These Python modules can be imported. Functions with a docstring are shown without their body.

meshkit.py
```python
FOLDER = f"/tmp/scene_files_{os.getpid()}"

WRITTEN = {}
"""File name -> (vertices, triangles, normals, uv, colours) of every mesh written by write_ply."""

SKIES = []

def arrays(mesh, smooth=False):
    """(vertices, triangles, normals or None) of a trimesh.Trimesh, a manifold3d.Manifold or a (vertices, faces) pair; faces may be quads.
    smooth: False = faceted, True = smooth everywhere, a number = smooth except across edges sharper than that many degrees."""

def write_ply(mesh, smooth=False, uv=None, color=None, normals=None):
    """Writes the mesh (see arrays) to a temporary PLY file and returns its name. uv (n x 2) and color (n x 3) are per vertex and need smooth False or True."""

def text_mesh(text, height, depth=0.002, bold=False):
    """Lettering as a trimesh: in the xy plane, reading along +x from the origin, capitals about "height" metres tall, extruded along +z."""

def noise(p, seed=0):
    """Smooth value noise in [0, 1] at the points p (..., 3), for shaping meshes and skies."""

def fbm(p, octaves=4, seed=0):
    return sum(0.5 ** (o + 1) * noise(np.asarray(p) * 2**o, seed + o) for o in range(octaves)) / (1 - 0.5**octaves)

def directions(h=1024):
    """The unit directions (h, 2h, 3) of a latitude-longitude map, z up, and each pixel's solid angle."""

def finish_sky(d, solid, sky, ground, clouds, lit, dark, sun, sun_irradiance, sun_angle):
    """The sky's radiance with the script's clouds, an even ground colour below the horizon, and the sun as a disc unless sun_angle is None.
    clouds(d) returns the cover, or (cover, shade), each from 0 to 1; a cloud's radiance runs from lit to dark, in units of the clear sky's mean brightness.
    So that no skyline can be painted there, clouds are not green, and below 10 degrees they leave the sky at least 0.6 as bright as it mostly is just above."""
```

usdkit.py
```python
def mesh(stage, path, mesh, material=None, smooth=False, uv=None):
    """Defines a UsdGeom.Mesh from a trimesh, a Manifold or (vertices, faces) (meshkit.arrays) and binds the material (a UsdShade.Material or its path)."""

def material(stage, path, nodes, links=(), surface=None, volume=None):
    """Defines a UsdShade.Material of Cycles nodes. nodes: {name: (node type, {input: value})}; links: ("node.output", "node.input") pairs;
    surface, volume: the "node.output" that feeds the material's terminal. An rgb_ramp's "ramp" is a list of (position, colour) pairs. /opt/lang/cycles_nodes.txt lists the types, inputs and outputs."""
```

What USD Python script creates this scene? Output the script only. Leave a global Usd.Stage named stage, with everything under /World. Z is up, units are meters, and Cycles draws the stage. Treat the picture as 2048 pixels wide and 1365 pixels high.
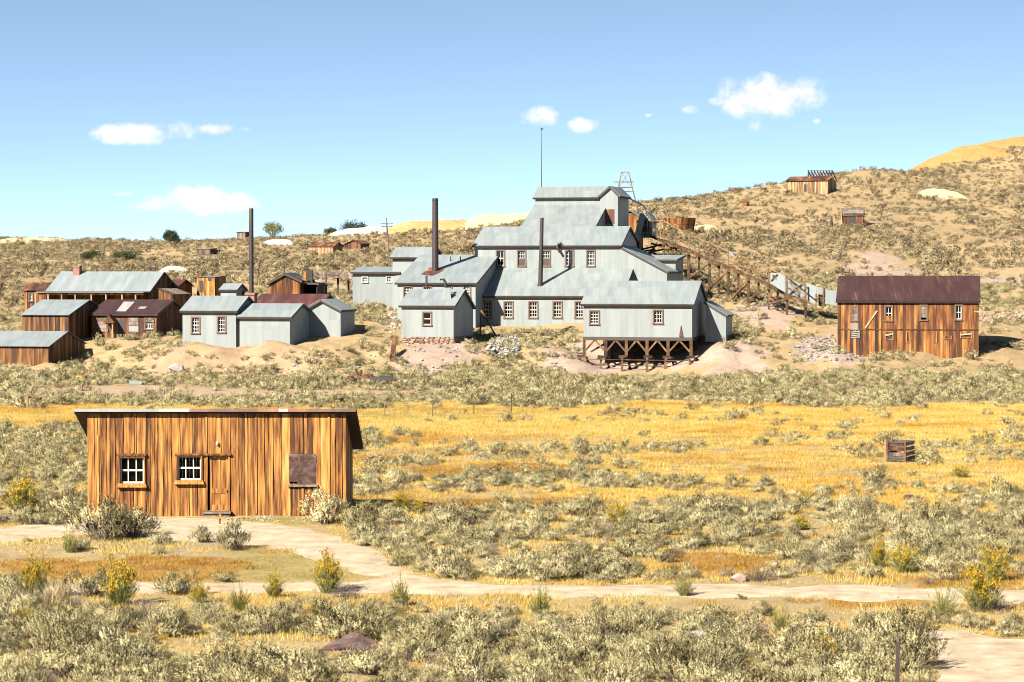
import math, numpy as np, trimesh, usdkit, meshkit
from scipy.interpolate import PchipInterpolator, RegularGridInterpolator
from scipy.ndimage import gaussian_filter
from shapely.geometry import Polygon, box as sbox, Point
from shapely.ops import unary_union
from shapely import contains_xy, affinity
from pxr import Usd, UsdGeom, UsdLux, UsdShade, Gf, Sdf, Vt

stage = Usd.Stage.CreateInMemory()
UsdGeom.SetStageUpAxis(stage, 'Z'); UsdGeom.SetStageMetersPerUnit(stage, 1.0)
UsdGeom.Xform.Define(stage, '/World'); UsdGeom.Scope.Define(stage, '/World/Looks')
V3 = lambda *a: np.array(a, float)
rad, sin, cos = math.radians, math.sin, math.cos

# ------------------------------------------------------------------ camera, sky, sun, exposure
FPX, HROW, CAMZ = 4600.0, 541.0, 9.0
PITCH = math.atan((682.5 - HROW) / FPX)
cam = UsdGeom.Camera.Define(stage, '/World/camera')
cam.CreateHorizontalApertureAttr(36.0); cam.CreateVerticalApertureAttr(36.0 * 682 / 1024)
cam.CreateFocalLengthAttr(36.0 * FPX / 2048)
cam.CreateClippingRangeAttr(Gf.Vec2f(0.5, 20000))
cam.AddTranslateOp().Set(Gf.Vec3d(0, 0, CAMZ)); cam.AddRotateXOp().Set(90 - math.degrees(PITCH))
cam.CreateExposureAttr(2.36)

SUN_EL, SUN_AZ = rad(39), rad(44)              # azimuth from straight behind the camera towards its left
to_sun = V3(-sin(SUN_AZ) * cos(SUN_EL), -cos(SUN_AZ) * cos(SUN_EL), sin(SUN_EL))
sun = UsdLux.DistantLight.Define(stage, '/World/sun')
sun.CreateNormalizeAttr(True); sun.CreateIntensityAttr(1.25); sun.CreateAngleAttr(0.5); sun.CreateColorAttr(Gf.Vec3f(1.0, 0.93, 0.82))
m = Gf.Matrix4d().SetRotate(Gf.Rotation(Gf.Vec3d(0, 0, 1), Gf.Vec3d(*map(float, to_sun))))
UsdGeom.Xformable(sun).AddTransformOp().Set(m)

# clouds: (column, row, half width, half height, strength) as directions of the open sky
CLOUDS = [(285, 268, 88, 20, 1.3), (345, 258, 32, 17, 1.25), (440, 260, 50, 12, 1.05),
          (395, 402, 95, 24, 1.5), (340, 408, 55, 16, 1.35), (455, 404, 50, 19, 1.35), (245, 388, 42, 7, .7),
          (1078, 236, 34, 22, 1.15), (1170, 252, 30, 15, 1.1), (1380, 220, 22, 11, .9),
          (1540, 196, 82, 38, 1.35), (1500, 210, 60, 30, 1.2), (1595, 192, 42, 32, 1.05), (1440, 205, 32, 12, .8), (1510, 255, 22, 22, .75), (1297, 232, 8, 4, .7), (1632, 244, 10, 6, .7)]
SKY = 0.05
def build_sky():
    n = {'tc': ('texture_coordinate', {}), 'sep': ('separate_xyz', {}), 'ay': ('math', {'math_type': 'absolute'}), 'my': ('math', {'math_type': 'maximum', 'value2': .02}),
         'a': ('math', {'math_type': 'divide'}), 'b': ('math', {'math_type': 'divide'}), 'ab': ('combine_xyz', {'z': 0.0}),
         'sky': ('sky_texture', {'sky_type': 'single_scattering', 'sun_disc': False, 'sun_elevation': SUN_EL, 'sun_rotation': math.atan2(to_sun[0], to_sun[1]), 'altitude': 2500.0, 'air_density': 1.0, 'aerosol_density': .35, 'ozone_density': 1.3}),
         'zs': ('math', {'math_type': 'multiply_add', 'value2': 2.7, 'value3': .10}), 'sv': ('combine_xyz', {}), 'sn': ('vector_math', {'math_type': 'normalize'}),
         'skc': ('hsv', {'hue': .487, 'saturation': .88, 'value': 1.0}),
         'n1': ('noise_texture', {'scale': 62.0, 'detail': 7.0, 'roughness': .62}), 'n2': ('noise_texture', {'scale': 17.0, 'detail': 3.0, 'roughness': .5}),
         'bg': ('background_shader', {'strength': SKY}), 'mix': ('mix', {'mix_type': 'mix'}), 'cc': ('mix', {'mix_type': 'mix', 'color1': (3.3, 3.4, 3.6), 'color2': (4.9, 4.9, 4.9)})}
    l = [('sep.z', 'zs.value1'), ('sep.x', 'sv.x'), ('sep.y', 'sv.y'), ('zs.value', 'sv.z'), ('sv.vector', 'sn.vector1'), ('sn.vector', 'sky.vector'), ('tc.generated', 'sep.vector'), ('sep.y', 'ay.value1'), ('ay.value', 'my.value1'), ('sep.x', 'a.value1'), ('my.value', 'a.value2'), ('sep.z', 'b.value1'), ('my.value', 'b.value2'),
         ('a.value', 'ab.x'), ('b.value', 'ab.y'), ('ab.vector', 'n1.vector'), ('ab.vector', 'n2.vector'), ('sky.color', 'skc.color'), ('skc.color', 'mix.color1'), ('cc.color', 'mix.color2'), ('mix.color', 'bg.color'), ('n1.fac', 'cc.fac')]
    prev = None
    for i, (x, y, rx, ry, s) in enumerate(CLOUDS):
        rx, ry = rx * 1.15, ry * 1.06; a0, b0 = (x - 1024) / FPX, (HROW - y) / FPX
        n[f's{i}'] = ('mapping', {'mapping_type': 'point', 'location': (-a0 * FPX / rx, -b0 * FPX / ry, 0), 'scale': (FPX / rx, FPX / ry, 0)})
        n[f'd{i}'] = ('vector_math', {'math_type': 'dot_product'}); n[f'e{i}'] = ('math', {'math_type': 'subtract', 'value1': s})
        l += [('ab.vector', f's{i}.vector'), (f's{i}.vector', f'd{i}.vector1'), (f's{i}.vector', f'd{i}.vector2'), (f'd{i}.value', f'e{i}.value2')]
        if prev is None: prev = f'e{i}'
        else:
            n[f'm{i}'] = ('math', {'math_type': 'maximum'}); l += [(f'{prev}.value', f'm{i}.value1'), (f'e{i}.value', f'm{i}.value2')]; prev = f'm{i}'
    n['na'] = ('math', {'math_type': 'multiply_add', 'value2': 4.6, 'value3': -2.25}); n['nb'] = ('math', {'math_type': 'multiply_add', 'value2': 2.0, 'value3': -1.0})
    n['f1'] = ('math', {'math_type': 'add'}); n['f2'] = ('math', {'math_type': 'add'})
    n['cov'] = ('map_range', {'range_type': 'smoothstep', 'from_min': 0.0, 'from_max': 1.5, 'to_min': 0.0, 'to_max': 1.0, 'clamp': True})
    l += [('n1.fac', 'na.value1'), ('n2.fac', 'nb.value1'), (f'{prev}.value', 'f1.value1'), ('na.value', 'f1.value2'), ('f1.value', 'f2.value1'), ('nb.value', 'f2.value2'), ('f2.value', 'cov.value'), ('cov.result', 'mix.fac')]
    mat = usdkit.material(stage, '/World/Looks/sky', n, l, surface='bg.background')
    dome = UsdLux.DomeLight.Define(stage, '/World/sky')
    UsdShade.MaterialBindingAPI.Apply(dome.GetPrim()).Bind(mat)
    dome.GetPrim().SetCustomDataByKey('kind', 'structure')
build_sky()

# ------------------------------------------------------------------ photograph column/row and distance -> point in the world
FWD, UPV = V3(0, cos(PITCH), -sin(PITCH)), V3(0, sin(PITCH), cos(PITCH))
CAM = V3(0, 0, CAMZ)
def ray(px, row): return FWD + (px - 1024) / FPX * V3(1, 0, 0) + (682.5 - row) / FPX * UPV
def P(px, row, Y):
    d = ray(px, row); return CAM + d * (Y / d[1])
def proj(x, y, z):
    dz = np.asarray(z) - CAMZ; f = y * cos(PITCH) - dz * sin(PITCH); u = y * sin(PITCH) + dz * cos(PITCH)
    f = np.maximum(f, .5); return 1024 + FPX * x / f, 682.5 - FPX * u / f

# ------------------------------------------------------------------ names, labels, meshes
used = {}
def numbered(parent, name):
    k = (parent, name); i = used.get(k, -1) + 1; used[k] = i
    return f'{parent}/{name}' if i == 0 else f'{parent}/{name}_{i:03d}'
def pathof(o): return '/World' if o is None else (o if isinstance(o, str) else str(o.GetPath()))
def tag(o, label=None, cat=None, group=None, kind=None):
    p = o.GetPrim() if hasattr(o, 'GetPrim') else o
    for k, v in (('label', label), ('category', cat), ('group', group), ('kind', kind)):
        if v: p.SetCustomDataByKey(k, v)
    return p
def thing(name, label, cat, loc=(0, 0, 0), rotz=0, group=None, kind=None):
    x = UsdGeom.Xform.Define(stage, numbered('/World', name))
    x.AddTranslateOp().Set(Gf.Vec3d(*map(float, loc)))
    if rotz: x.AddRotateZOp().Set(math.degrees(rotz))
    t = tag(x, label, cat, group, kind); LOC[str(t.GetPath())] = (np.array(loc, float), rotz); return t
LOC = {}
def part(name, parent, label=None):
    x = UsdGeom.Xform.Define(stage, numbered(pathof(parent), name)); tag(x, label)
    LOC[str(x.GetPath())] = LOC.get(pathof(parent), (V3(0, 0, 0), 0)); return x.GetPrim()

class MB:
    """collects boxes, bars, tubes and polygons; build() makes ONE mesh"""
    def __init__(s): s.v, s.f, s.t, s.n = [], [], [], 0
    def add(s, v, f, tone=.5):
        v = np.asarray(v, float); f = np.asarray(f, int)
        if f.shape[1] == 4: f = np.vstack([f[:, [0, 1, 2]], f[:, [0, 2, 3]]])
        s.v.append(v); s.f.append(f + s.n); s.t.append(np.broadcast_to(tone, (len(v),)).astype(float)); s.n += len(v); return s
    def box(s, F, s0, s1, z0, z1, o0, o1, tone=.5):
        c = np.array([F.pt(a, b, o) for o in (o0, o1) for b in (z0, z1) for a in (s0, s1)])
        return s.add(c, BOXF, tone)
    def beam(s, p, q, w=.1, h=None, tone=.5, up=(0, 0, 1)):
        p, q = np.asarray(p, float), np.asarray(q, float); h = h or w; d = q - p; d /= np.linalg.norm(d) + 1e-9
        u = np.asarray(up, float)
        if abs(d @ u) > .95: u = V3(0, 1, 0)
        a = np.cross(d, u); a /= np.linalg.norm(a); b = np.cross(a, d)
        c = np.array([e + a * w / 2 * i + b * h / 2 * j for e in (p, q) for j in (-1, 1) for i in (-1, 1)])
        return s.add(c, BOXF, tone)
    def tube(s, pts, r, sides=8, tone=.5, caps=True):
        pts = np.asarray(pts, float); r = np.broadcast_to(r, (len(pts),)); t = np.gradient(pts, axis=0); t /= np.linalg.norm(t, axis=1, keepdims=True) + 1e-12
        ref = np.where(np.abs(t[:, 2:]) < .9, [[0, 0, 1.]], [[1., 0, 0]]); ref = np.broadcast_to(ref[0], t.shape) if True else ref
        a = np.cross(t, ref); a /= np.linalg.norm(a, axis=1, keepdims=True) + 1e-12; b = np.cross(t, a)
        an = np.arange(sides) * 2 * np.pi / sides
        v = pts[:, None] + r[:, None, None] * (np.cos(an)[None, :, None] * a[:, None] + np.sin(an)[None, :, None] * b[:, None])
        n = len(pts); i, j = np.meshgrid(np.arange(n - 1), np.arange(sides), indexing='ij')
        q = np.stack([i * sides + j, i * sides + (j + 1) % sides, (i + 1) * sides + (j + 1) % sides, (i + 1) * sides + j], -1).reshape(-1, 4)
        f = np.vstack([q[:, [0, 1, 2]], q[:, [0, 2, 3]]])
        if caps:
            e = [[0, k, k + 1] for k in range(1, sides - 1)] + [[(n - 1) * sides, (n - 1) * sides + k + 1, (n - 1) * sides + k] for k in range(1, sides - 1)]
            f = np.vstack([f, e])
        return s.add(v.reshape(-1, 3), f, tone)
    def mesh(s, M, tone=.5): return s.add(np.array(M.vertices), np.array(M.faces), tone)
    def poly(s, F, poly, o0, o1, tone=.5):
        for g in getattr(poly, 'geoms', [poly]):
            if g.geom_type != 'Polygon' or g.area < 1e-4: continue
            M = trimesh.creation.extrude_polygon(g, o1 - o0, engine='earcut'); v = np.array(M.vertices)
            w = F.O + v[:, :1] * F.A + v[:, 1:2] * F.Z + (v[:, 2:] + o0) * F.N
            s.add(w, np.array(M.faces), tone)
        return s
    def arrays(s): return np.vstack(s.v), np.vstack(s.f), np.concatenate(s.t)
    def build(s, name, mat, parent=None, smooth=False, label=None, kind=None):
        if not s.v: return None
        v, f, t = s.arrays(); loc, rz = LOC.get(pathof(parent), (V3(0, 0, 0), 0))
        v = v - loc
        if rz: c, k = cos(-rz), sin(-rz); v = np.stack([v[:, 0] * c - v[:, 1] * k, v[:, 0] * k + v[:, 1] * c, v[:, 2]], 1)
        m_ = usdkit.mesh(stage, numbered(pathof(parent), name), (v, f), mat, smooth if smooth is True else False)
        UsdGeom.PrimvarsAPI(m_).CreatePrimvar('tone', Sdf.ValueTypeNames.FloatArray, 'vertex').Set(Vt.FloatArray.FromNumpy(t.astype(np.float32)))
        return tag(m_, label, kind=kind)
BOXF = np.array([[0, 2, 3, 1], [4, 5, 7, 6], [0, 1, 5, 4], [2, 6, 7, 3], [0, 4, 6, 2], [1, 3, 7, 5]])

class Frame:
    """a wall's plane: s along A, z along Z, outwards N"""
    def __init__(s, O, A, Z=(0, 0, 1)):
        s.O, s.A, s.Z = np.asarray(O, float), np.asarray(A, float), np.asarray(Z, float); s.N = np.cross(s.A, s.Z)
    def pt(s, a, z, o=0): return s.O + a * s.A + z * s.Z + o * s.N
    def px(s, px, row):
        d = ray(px, row); t = ((s.O - CAM) @ s.N) / (d @ s.N); p = CAM + d * t - s.O
        return p @ s.A, p @ s.Z
    def rect(s, x0, r0, x1, r1):
        a, zt = s.px(x0, (r0 + r1) / 2)[0], s.px((x0 + x1) / 2, r0)[1]; b, zb = s.px(x1, (r0 + r1) / 2)[0], s.px((x0 + x1) / 2, r1)[1]
        return a, b, zb, zt

# ------------------------------------------------------------------ materials
MAT = {}
ALB = .385   # the photograph is exposed for dark ground: base colours are this much below what they look
def mat(name, nodes, links, surface='p.BSDF'):
    nodes = {k: (t, dict(i)) for k, (t, i) in nodes.items()}
    if 'r' in nodes: nodes['r'][1]['ramp'] = [(a, tuple(np.array(c) * ALB)) for a, c in nodes['r'][1]['ramp']]
    for k, c in (('mx', 'color2'), ('b', 'color1'), ('b', 'color2'), ('b', 'mortar')):
        if k in nodes and c in nodes[k][1]: nodes[k][1][c] = tuple(np.array(nodes[k][1][c]) * ALB)
    MAT[name] = usdkit.material(stage, f'/World/Looks/{name}', nodes, links, surface=surface); return MAT[name]
def plain(name, col, rough=.7, metallic=0., var=.15, scale=2.0):
    c = np.array(col)
    return mat(name, {'g': ('geometry', {}), 'n': ('noise_texture', {'scale': scale, 'detail': 4.0}), 'r': ('rgb_ramp', {'ramp': [(.25, c * (1 - 2 * var)), (.75, c * (1 + 2 * var))]}),
        'p': ('principled_bsdf', {'roughness': rough, 'metallic': metallic})}, [('g.position', 'n.vector'), ('n.fac', 'r.fac'), ('r.color', 'p.base_color')])
def wood(name, ramp, grain=(16, 16, .7), stain=(2.2, 2.2, .35), tonew=.55, rough=.75, sw=1.5):
    """boards: grain along the board, weather stains, each board (tone) its own shade"""
    return mat(name, {'g': ('geometry', {}), 't': ('attribute', {'attribute': 'tone'}),
        'off': ('combine_xyz', {}), 'tm': ('math', {'math_type': 'multiply', 'value2': 37.0}), 'ad': ('vector_math', {'math_type': 'add'}),
        'm1': ('mapping', {'scale': grain}), 'm2': ('mapping', {'scale': stain}), 'n1': ('noise_texture', {'scale': 1.0, 'detail': 5.0, 'roughness': .6, 'distortion': .3}), 'n2': ('noise_texture', {'scale': 1.0, 'detail': 3.0}),
        'a': ('math', {'math_type': 'multiply_add', 'value2': .75, 'value3': -.375}), 'b': ('math', {'math_type': 'multiply_add', 'value2': sw, 'value3': -sw / 2}),
        'c': ('math', {'math_type': 'multiply_add', 'value2': tonew, 'value3': .5 - tonew / 2}),
        's1': ('math', {'math_type': 'add'}), 's2': ('math', {'math_type': 'add', 'use_clamp': True}), 'r': ('rgb_ramp', {'ramp': ramp}),
        'bu': ('bump', {'strength': .35, 'distance': .01}), 'p': ('principled_bsdf', {'roughness': rough, 'specular_ior_level': .25})},
        [('t.fac', 'tm.value1'), ('tm.value', 'off.x'), ('tm.value', 'off.z'), ('g.position', 'ad.vector1'), ('off.vector', 'ad.vector2'), ('ad.vector', 'm1.vector'), ('ad.vector', 'm2.vector'), ('m1.vector', 'n1.vector'), ('m2.vector', 'n2.vector'),
         ('n1.fac', 'a.value1'), ('n2.fac', 'b.value1'), ('t.fac', 'c.value1'), ('a.value', 's1.value1'), ('b.value', 's1.value2'), ('s1.value', 's2.value1'), ('c.value', 's2.value2'), ('s2.value', 'r.fac'), ('r.color', 'p.base_color'),
         ('n1.fac', 'bu.height'), ('bu.normal', 'p.normal')])
wood('shed_board', [(.08, (.03, .011, .004)), (.33, (.14, .047, .010)), (.52, (.42, .17, .032)), (.74, (.72, .36, .082)), (1, (.86, .53, .21))], grain=(30, 30, 1.0), stain=(9, 9, .7), tonew=.45, sw=1.1)
wood('dark_board', [(.1, (.02, .009, .004)), (.4, (.10, .037, .010)), (.62, (.22, .085, .02)), (.95, (.42, .2, .06))])
wood('brown_board', [(.1, (.03, .011, .004)), (.4, (.14, .044, .009)), (.62, (.33, .12, .022)), (.95, (.58, .28, .075))])
wood('rust_board', [(.1, (.025, .01, .006)), (.45, (.10, .035, .018)), (.7, (.19, .07, .03)), (.95, (.36, .17, .08))])
wood('tan_board', [(.1, (.09, .05, .025)), (.4, (.28, .16, .07)), (.62, (.48, .30, .13)), (.95, (.65, .46, .25))])
wood('grey_board', [(.1, (.05, .035, .025)), (.45, (.17, .12, .09)), (.8, (.36, .29, .22))])
wood('timber', [(.1, (.035, .018, .009)), (.4, (.12, .06, .026)), (.65, (.25, .135, .055)), (.95, (.42, .26, .13))], grain=(5, 5, 5), stain=(1, 1, 1))
def sheetmetal(name, ramp, rust=.0, rough=.55, metallic=.0, sx=2.2, tonew=.2, sb=.3):
    """weathered sheet: streaks down the fall line, each sheet its own tone, rust that has eaten patches"""
    return mat(name, {'g': ('geometry', {}), 't': ('attribute', {'attribute': 'tone'}), 'm1': ('mapping', {'scale': (sx, .22, .22)}), 'm2': ('mapping', {'scale': (9., .5, .5)}),
        'n1': ('noise_texture', {'scale': 1.0, 'detail': 5.0}), 'n2': ('noise_texture', {'scale': 1.0, 'detail': 3.0}), 'n3': ('noise_texture', {'scale': .35, 'detail': 6.0, 'roughness': .65}),
        'a': ('math', {'math_type': 'multiply_add', 'value2': .7, 'value3': -.35}), 'b': ('math', {'math_type': 'multiply_add', 'value2': sb, 'value3': -sb / 2}), 'c': ('math', {'math_type': 'multiply_add', 'value2': tonew, 'value3': .5 - tonew / 2}),
        's1': ('math', {'math_type': 'add'}), 's2': ('math', {'math_type': 'add', 'use_clamp': True}), 'r': ('rgb_ramp', {'ramp': ramp}),
        'm4': ('mapping', {'scale': (5.5, .4, .16)}), 'n4': ('noise_texture', {'scale': 1.0, 'detail': 4.0, 'roughness': .6}), 'r4': ('map_range', {'range_type': 'smoothstep', 'from_min': .56, 'from_max': .78, 'to_max': .5, 'clamp': True}), 'mx4': ('mix', {'color2': tuple(np.array((.25, .17, .11)) * ALB)}),
        'rm': ('map_range', {'range_type': 'smoothstep', 'from_min': .74 - rust, 'from_max': .86 - rust, 'clamp': True}), 'mx': ('mix', {'color2': (.22, .10, .045)}), 'rs': ('math', {'math_type': 'multiply', 'value2': .75}),
        'p': ('principled_bsdf', {'roughness': rough, 'metallic': metallic, 'specular_ior_level': .3})},
        [('g.position', 'm1.vector'), ('g.position', 'm2.vector'), ('m1.vector', 'n1.vector'), ('m2.vector', 'n2.vector'), ('g.position', 'n3.vector'), ('n1.fac', 'a.value1'), ('n2.fac', 'b.value1'), ('t.fac', 'c.value1'),
         ('a.value', 's1.value1'), ('b.value', 's1.value2'), ('s1.value', 's2.value1'), ('c.value', 's2.value2'), ('s2.value', 'r.fac'), ('g.position', 'm4.vector'), ('m4.vector', 'n4.vector'), ('n4.fac', 'r4.value'), ('r4.result', 'mx4.fac'), ('r.color', 'mx4.color1'), ('mx4.color', 'mx.color1'), ('n3.fac', 'rm.value'), ('rm.result', 'rs.value1'), ('rs.value', 'mx.fac'), ('mx.color', 'p.base_color')])
sheetmetal('mill_wall', [(.2, (.265, .30, .292)), (.5, (.325, .36, .35)), (.8, (.375, .41, .398))], tonew=.28, sb=.35, rust=.05)
sheetmetal('mill_roof', [(.2, (.195, .23, .228)), (.5, (.265, .30, .298)), (.8, (.34, .365, .36))], rust=.03)
sheetmetal('blue_roof', [(.2, (.19, .225, .23)), (.5, (.26, .295, .30)), (.8, (.34, .365, .365))], rust=.05)
sheetmetal('maroon_roof', [(.2, (.036, .014, .012)), (.5, (.052, .019, .016)), (.85, (.085, .035, .028))])
sheetmetal('red_roof', [(.2, (.06, .018, .015)), (.5, (.10, .03, .023)), (.85, (.2, .085, .065))])
sheetmetal('rusty_sheet', [(.15, (.05, .022, .016)), (.45, (.13, .045, .027)), (.65, (.22, .075, .033)), (.9, (.34, .15, .08))], tonew=.6)
sheetmetal('pale_sheet', [(.2, (.24, .235, .22)), (.5, (.36, .35, .325)), (.8, (.48, .465, .435))])
sheetmetal('dull_sheet', [(.2, (.16, .155, .145)), (.5, (.25, .24, .225)), (.8, (.34, .33, .31))]); sheetmetal('stack_iron', [(.2, (.035, .026, .026)), (.5, (.06, .045, .044)), (.8, (.11, .08, .075))], rough=.5)
plain('fascia', (.06, .032, .022)); plain('window_wood', (.17, .085, .035)); plain('sash_white', (.66, .64, .6), var=.04); plain('dark_wood', (.05, .025, .014))
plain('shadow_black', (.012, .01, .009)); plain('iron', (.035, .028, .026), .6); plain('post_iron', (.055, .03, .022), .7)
wood('dark_timber', [(.1, (.02, .01, .006)), (.4, (.075, .035, .016)), (.65, (.17, .085, .033)), (.95, (.32, .18, .085))], grain=(5, 5, 5), stain=(1, 1, 1))
plain('yellow_paint', (.75, .5, .03), .5, var=.03); plain('insulator', (.7, .7, .66), .3, var=.02); plain('char', (.02, .016, .014))
plain('brick', (.27, .10, .06), var=.2, scale=8.0)
mat('brick_work', {'g': ('geometry', {}), 'm': ('mapping', {'rotation': (math.pi / 2, 0, 0)}), 'b': ('brick_texture', {'scale': 1.0, 'brick_width': .24, 'row_height': .09, 'mortar_size': .012, 'color1': (.42, .12, .06), 'color2': (.28, .08, .045), 'mortar': (.36, .26, .2)}),
    'p': ('principled_bsdf', {'roughness': .85})}, [('g.position', 'm.vector'), ('m.vector', 'b.vector'), ('b.color', 'p.base_color')])
mat('glass', {'f': ('fresnel', {'IOR': 1.5}), 't': ('transparent_bsdf', {'color': (.55, .58, .6)}), 'g': ('glossy_bsdf', {'roughness': .04, 'color': (.8, .8, .8)}), 'mx': ('mix_closure', {})},
    [('f.fac', 'mx.fac'), ('t.BSDF', 'mx.closure1'), ('g.BSDF', 'mx.closure2')], surface='mx.closure')
def stone(name, c1, c2, scale=3.0):
    return mat(name, {'g': ('geometry', {}), 't': ('attribute', {'attribute': 'tone'}), 'n': ('noise_texture', {'scale': scale, 'detail': 6.0}), 's': ('math', {'math_type': 'add', 'use_clamp': True}), 'c': ('math', {'math_type': 'multiply_add', 'value2': .6, 'value3': -.3}), 'r': ('rgb_ramp', {'ramp': [(.2, c1), (.8, c2)]}),
        'bu': ('bump', {'strength': .5, 'distance': .03}), 'p': ('principled_bsdf', {'roughness': .9})}, [('g.position', 'n.vector'), ('n.fac', 's.value1'), ('t.fac', 'c.value1'), ('c.value', 's.value2'), ('s.value', 'r.fac'), ('r.color', 'p.base_color'), ('n.fac', 'bu.height'), ('bu.normal', 'p.normal')])
stone('rock_white', (.34, .30, .27), (.62, .57, .51)); stone('rock_grey', (.13, .125, .12), (.38, .35, .33)); stone('rock_pink', (.26, .16, .115), (.5, .37, .29)); stone('rock_rust', (.24, .12, .07), (.5, .32, .22))
# ------------------------------------------------------------------ the ground
# for some columns of the view: (row, distance) down the middle of the ground seen there
COLS = {
    -300: [(1365, 50), (1030, 84.7), (815, 151), (774, 178), (746, 201), (738, 206), (690, 224), (640, 244), (600, 270), (560, 315), (520, 390), (495, 460), (478, 540)],
    0: [(1365, 50), (1030, 84.7), (815, 151), (774, 178), (748, 200), (738, 206), (690, 220), (640, 243), (600, 268), (560, 315), (520, 390), (495, 460), (479, 540)],
    180: [(1365, 50), (1030, 84.7), (815, 151), (775, 177), (750, 198), (730, 207), (690, 216), (650, 236), (605, 266), (560, 312), (520, 385), (498, 450), (483, 530)],
    310: [(1365, 50), (1030, 84.7), (815, 151), (775, 177), (753, 195), (700, 208), (690, 212), (655, 232), (610, 258), (560, 306), (522, 380), (502, 430), (487, 520)],
    450: [(1365, 50), (1030, 84.7), (815, 151), (775, 177), (753, 195), (702, 206), (692, 211), (650, 230), (590, 262), (550, 310), (518, 375), (495, 430), (482, 500)],
    700: [(1365, 50), (1030, 84.7), (815, 151), (775, 177), (752, 196), (700, 205), (682, 210), (662, 216), (605, 240), (560, 280), (520, 350), (495, 400), (470, 470)],
    870: [(1365, 50), (1030, 84.7), (815, 151), (775, 177), (753, 195), (703, 205), (692, 211.5), (652, 224), (600, 244), (550, 285), (515, 340), (490, 390), (462, 460)],
    1024: [(1365, 50), (1030, 84.7), (815, 151), (775, 177), (752, 196), (705, 206), (690, 213), (658, 225), (600, 240), (545, 272), (490, 340), (450, 440)],
    1200: [(1365, 50), (1030, 84.7), (815, 151), (775, 177), (762, 187), (750, 200), (714, 207), (682, 212), (650, 224), (590, 238), (545, 256), (490, 290), (440, 350), (418, 430)],
    1290: [(1365, 50), (1030, 84.7), (815, 151), (775, 177), (762, 187), (750, 200), (714, 207), (682, 212), (645, 223), (590, 238), (540, 257), (490, 285), (450, 325), (408, 430)],
    1430: [(1365, 50), (1030, 84.7), (815, 151), (775, 177), (760, 189), (746, 200), (684, 208), (655, 220), (605, 238), (560, 258), (500, 300), (450, 350), (392, 440)],
    1560: [(1365, 50), (1030, 84.7), (815, 151), (775, 177), (752, 196), (700, 206), (640, 222), (600, 238), (550, 268), (500, 308), (440, 370), (370, 450)],
    1750: [(1365, 50), (1030, 84.7), (815, 151), (775, 177), (751, 196), (712, 204), (690, 209), (650, 222), (600, 242), (550, 270), (500, 305), (450, 350), (400, 400), (341, 470)],
    1957: [(1365, 50), (1030, 84.7), (815, 151), (775, 177), (750, 197), (701, 206.5), (645, 226), (590, 250), (540, 280), (480, 330), (400, 410), (350, 480), (304, 560)],
    2400: [(1365, 50), (1030, 84.7), (815, 151), (775, 177), (750, 197), (698, 207), (640, 228), (590, 250), (540, 280), (480, 330), (400, 410), (330, 480), (262, 570)],
}
YG = np.concatenate([np.arange(40, 320, 1.0), np.arange(320, 760, 3.0), np.geomspace(760, 9000, 40)])
CG = np.linspace(-300, 2400, 361)
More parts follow.
